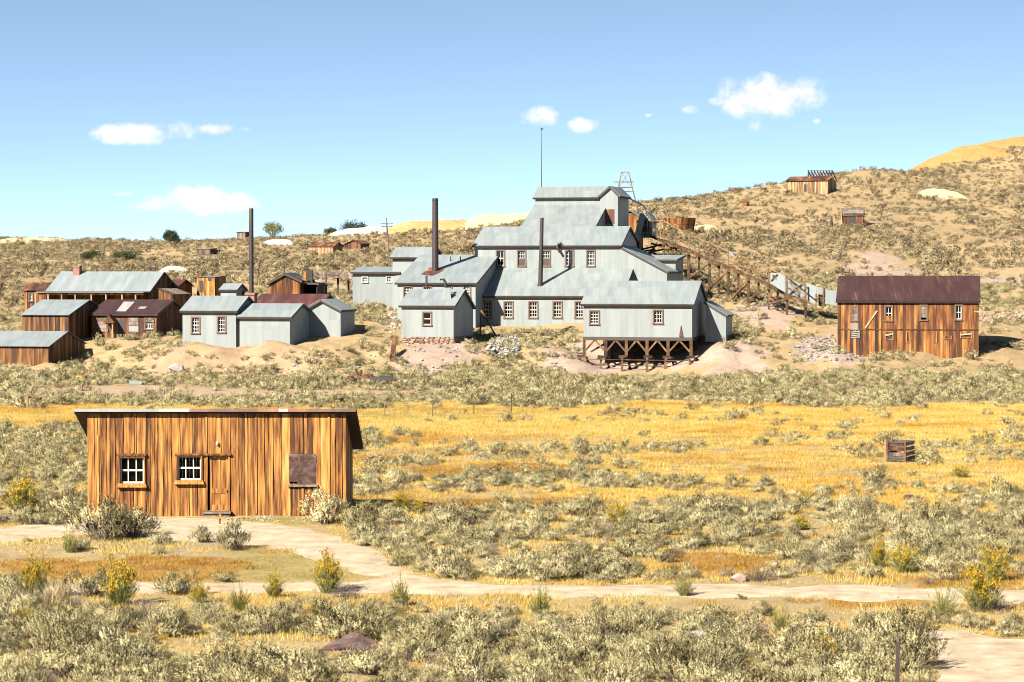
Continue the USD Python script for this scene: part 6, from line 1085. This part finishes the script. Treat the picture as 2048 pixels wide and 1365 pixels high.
for lab, found in todo.items():
    found.sort(key=lambda e: sc_[e[0]])
    for j, (i, d_) in enumerate(found):
        n_ = len(found); od = ['leftmost', 'second from left', 'third from left', 'fourth from left', 'fifth from left', 'sixth from left', 'seventh from left', 'eighth from left', 'ninth from left', 'tenth from left']; w = '' if n_ == 1 else ', rightmost' if j == n_ - 1 else ', ' + (od[j] if j < 10 else 'right of the tenth')
        gr = where_label(sc_[i], sr_[i])[1]
        if d_: plant('dead_bush', 'dead', lab + w, 'bush', *sg[i], size[i] * .95, rg, gr.replace('sagebrush', 'dead bushes'))
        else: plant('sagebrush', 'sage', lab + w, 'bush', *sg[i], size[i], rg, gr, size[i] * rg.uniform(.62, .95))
q = sg[rest]; sz_ = size[rest]; mid = q[:, 1] < 100
dd = rg.random(len(q)) < .1
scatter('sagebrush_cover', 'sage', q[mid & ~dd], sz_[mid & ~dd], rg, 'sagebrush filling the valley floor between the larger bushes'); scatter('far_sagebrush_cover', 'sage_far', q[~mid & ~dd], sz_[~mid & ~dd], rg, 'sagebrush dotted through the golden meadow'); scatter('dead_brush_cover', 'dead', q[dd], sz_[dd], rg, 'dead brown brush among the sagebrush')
# --- brush on the mill slope and hills
def keep(p, dens): return p[(rg.random(len(p)) < dens) & ~contains_xy(FOOTU, p[:, 0], p[:, 1])]
p = field(150, 262, .36, 1.0, rg); c, r_ = colrow(p); n1 = nz(p, 9, 15); n2 = nz(p, 3.2, 16); dens = .56 + (n1 - .5) * 1.5 + (n2 - .5) * 1.0
dens = np.where(r_ > 735, dens + .14, dens); dens = np.where(inside(PINK, p[:, 0], p[:, 1]), dens * .5, dens); dens = np.where(inside(TRACK, p[:, 0], p[:, 1]), .03, dens); dens = np.where(inside(MEADOW, p[:, 0], p[:, 1]), .05, dens)
STILT = zone([(1150, 752), (1160, 700), (1400, 700), (1400, 745)]); dens = np.where(inside(STILT, p[:, 0], p[:, 1]), .0, dens)
dens = np.where((r_ > 735) & (r_ < 800) & (c > 1130) & (c < 1430), dens * .8, dens)
q = keep(p, dens); s = np.clip(rg.lognormal(-.12, .38, len(q)), .3, 1.5) * (.75 + .7 * (nz(q, 6, 18) - .3)); hide = np.where(colrow(q)[1] < 735, .85, .9); qc, qr = colrow(q)
SHOW = [Polygon([(1140, 748), (1160, 690), (1395, 690), (1470, 690), (1540, 735), (1420, 748)]), Polygon([(795, 692), (795, 660), (915, 660), (915, 692)]), Polygon([(360, 700), (360, 640), (720, 640), (720, 690)]), Polygon([(930, 655), (930, 610), (1165, 610), (1165, 655)]), Polygon([(1670, 690), (1670, 640), (1960, 640), (1960, 694)]), Polygon([(800, 725), (800, 690), (915, 690), (950, 720)]), Polygon([(0, 730), (0, 690), (95, 690), (95, 730)])]
def tops(k): return np.any([contains_xy(z, qc, qr - s * hide * k * FPX / q[:, 1]) for z in SHOW], 0)
for _ in range(2): s = np.where(tops(.62) | tops(.35), s * .62, s)
kk = ~(tops(.62) | tops(.35)) | (rg.random(len(q)) < .12); q, s, hide = q[kk], s[kk], hide[kk]; scatter('slope_brush', 'sage_far', q, s * hide, rg, 'grey-green brush covering the slope below and around the mill', (.62, .9))
p = field(256, 640, .34, 1.45, rg); n1 = nz(p, 16, 25); n2 = nz(p, 5, 26); c, r_ = colrow(p); dens = .50 + (n1 - .5) * 1.0 + (n2 - .5) * .9; dens = np.where(inside(PINK, p[:, 0], p[:, 1]), dens * .2, dens)
HEAPS = unary_union([sbox(P(x0, 400, Y)[0], Y - dy, P(x1, 400, Y)[0], Y + dy) for x0, x1, Y, dy in ((1815, 2300, 556, 19), (765, 1105, 458, 15), (660, 785, 455, 8), (1840, 1930, 415, 3.6), (318, 382, 322, 3.6), (522, 588, 425, 2.6), (1388, 1438, 335, 2.5))]); dens = np.where(contains_xy(HEAPS, p[:, 0], p[:, 1]), 0, dens)
q = keep(p, dens); s = np.clip(rg.lognormal(-.3, .4, len(q)), .3, 1.9) * np.where(q[:, 1] > 350, .8, 1.); scatter('hill_brush', 'sage_hill', q, s, rg, 'low brush covering the hillside behind the mill', (.55, .85))
# --- grass
p = field(44, 158, .37, .5, rg); c, r_ = colrow(p); n1 = nz(p, 5, 35); n2 = nz(p, 14, 36); free = clear_of(p) & ~contains_xy(CLEAR, p[:, 0], p[:, 1])
inm, ino, ing = inside([MEADOW, MEADOW2], p[:, 0], p[:, 1]), inside(ORANGE, p[:, 0], p[:, 1]), inside(GREEN, p[:, 0], p[:, 1]); bare = inside(NOBUSH[2:3], p[:, 0], p[:, 1])
u = rg.random(len(p))
gold = free & (~ing | (u > .5)) & ((inm & (u < .97)) | (~inm & ~ino & (u < np.where((r_ < 1010), .62, .36) + (n1 - .5) * 1.2)))
scatter('golden_grass', 'gold', p[gold & ~bare], rg.uniform(.7, 1.2, (gold & ~bare).sum()), rg, 'golden dry grass of the meadow'); o_ = free & ino & (u < .8) & ~bare | free & ~ino & ~ing & ~bare & (u > .9) & (n2 > .52); scatter('orange_grass', 'orange', p[o_], rg.uniform(.7, 1.15, o_.sum()), rg, 'rust-orange grass in low patches')
g_ = free & ing & (u < .5); scatter('green_grass', 'green', p[g_], rg.uniform(.6, 1.1, g_.sum()), rg, 'short olive-green grass beside the path and meadow edge'); s_ = free & ~ing & ~ino & ~bare & (u > .985); pl = free & ~bare & (u > .90) & (u < .93); scatter('straw_grass', 'pale', p[pl], rg.uniform(.6, 1.1, pl.sum()), rg, 'straw-coloured dry grass tufts between the bushes')
p = field(158, 262, .36, 1.3, rg); c, r_ = colrow(p); u = rg.random(len(p)); k = (u < .25) & ~contains_xy(FOOTU, p[:, 0], p[:, 1]) & ~inside(PINK, p[:, 0], p[:, 1]) & ~inside(TRACK, p[:, 0], p[:, 1]); scatter('slope_grass', 'pale', p[k], rg.uniform(.8, 1.5, k.sum()), rg, 'straw-coloured grass tufts on the mill slope')
p = field(262, 600, .34, 2.6, rg); u = rg.random(len(p)); k = (u < .4) & ~contains_xy(FOOTU, p[:, 0], p[:, 1]); scatter('hill_grass', 'pale', p[k], rg.uniform(1.2, 2.2, k.sum()), rg, 'straw-coloured grass tufts on the hillside')
ed = []
for g_ in (PATH1, PATH2, CLEAR):
    L_ = np.arange(0, g_.boundary.length, .22); ed.append(np.array([g_.boundary.interpolate(l).coords[0] for l in L_]))
ed = np.vstack(ed) + rg.normal(0, .28, (sum(map(len, ed)), 2)); ed = ed[rg.random(len(ed)) < .45]; scatter('verge_grass', 'gold', ed, rg.uniform(.25, .65, len(ed)), rg, 'dry grass creeping in from the verges of the path')
# --- trees on the skyline
def tree(name, label, px, row, Y, R, h, seed, leaf=.3, mat_='dark_leaf'):
    q = P(px, row, Y); q = drop(q[0], q[1], -.1); t = thing(name, label, 'tree', q)
    for k, (v, f, tn, m_) in leafy(seed, R, h, 2200, mat_, leaf).items(): MB().add(v + q, f, .5).build(k, MAT[m_], t)
tree('hill_tree', 'round dark green tree on the left skyline', 341, 508, 470, 1.3, 3.4, 1); tree('hill_tree', 'smaller dark bush-like tree right below the round skyline tree', 349, 512, 462, 1.0, 2.2, 2); tree('hill_tree', 'spreading olive tree on the skyline right of the box tank', 546, 478, 478, 2.0, 3.4, 3, .28, 'green_stem'); tree('hill_tree', 'wide dark green shrub on the skyline behind the pale tailings', 706, 470, 466, 2.5, 2.2, 4); tree('hill_tree', 'dark green shrub among brush left of the hillside flume', 660, 475, 470, 1.2, 1.3, 5); tree('hill_tree', 'dark dome-shaped shrub on the left hill above the long house', 182, 525, 390, 1.5, 1.2, 6); tree('hill_tree', 'dark flat shrub on the left hill right of the dome-shaped one', 250, 524, 392, 2.0, .9, 7)
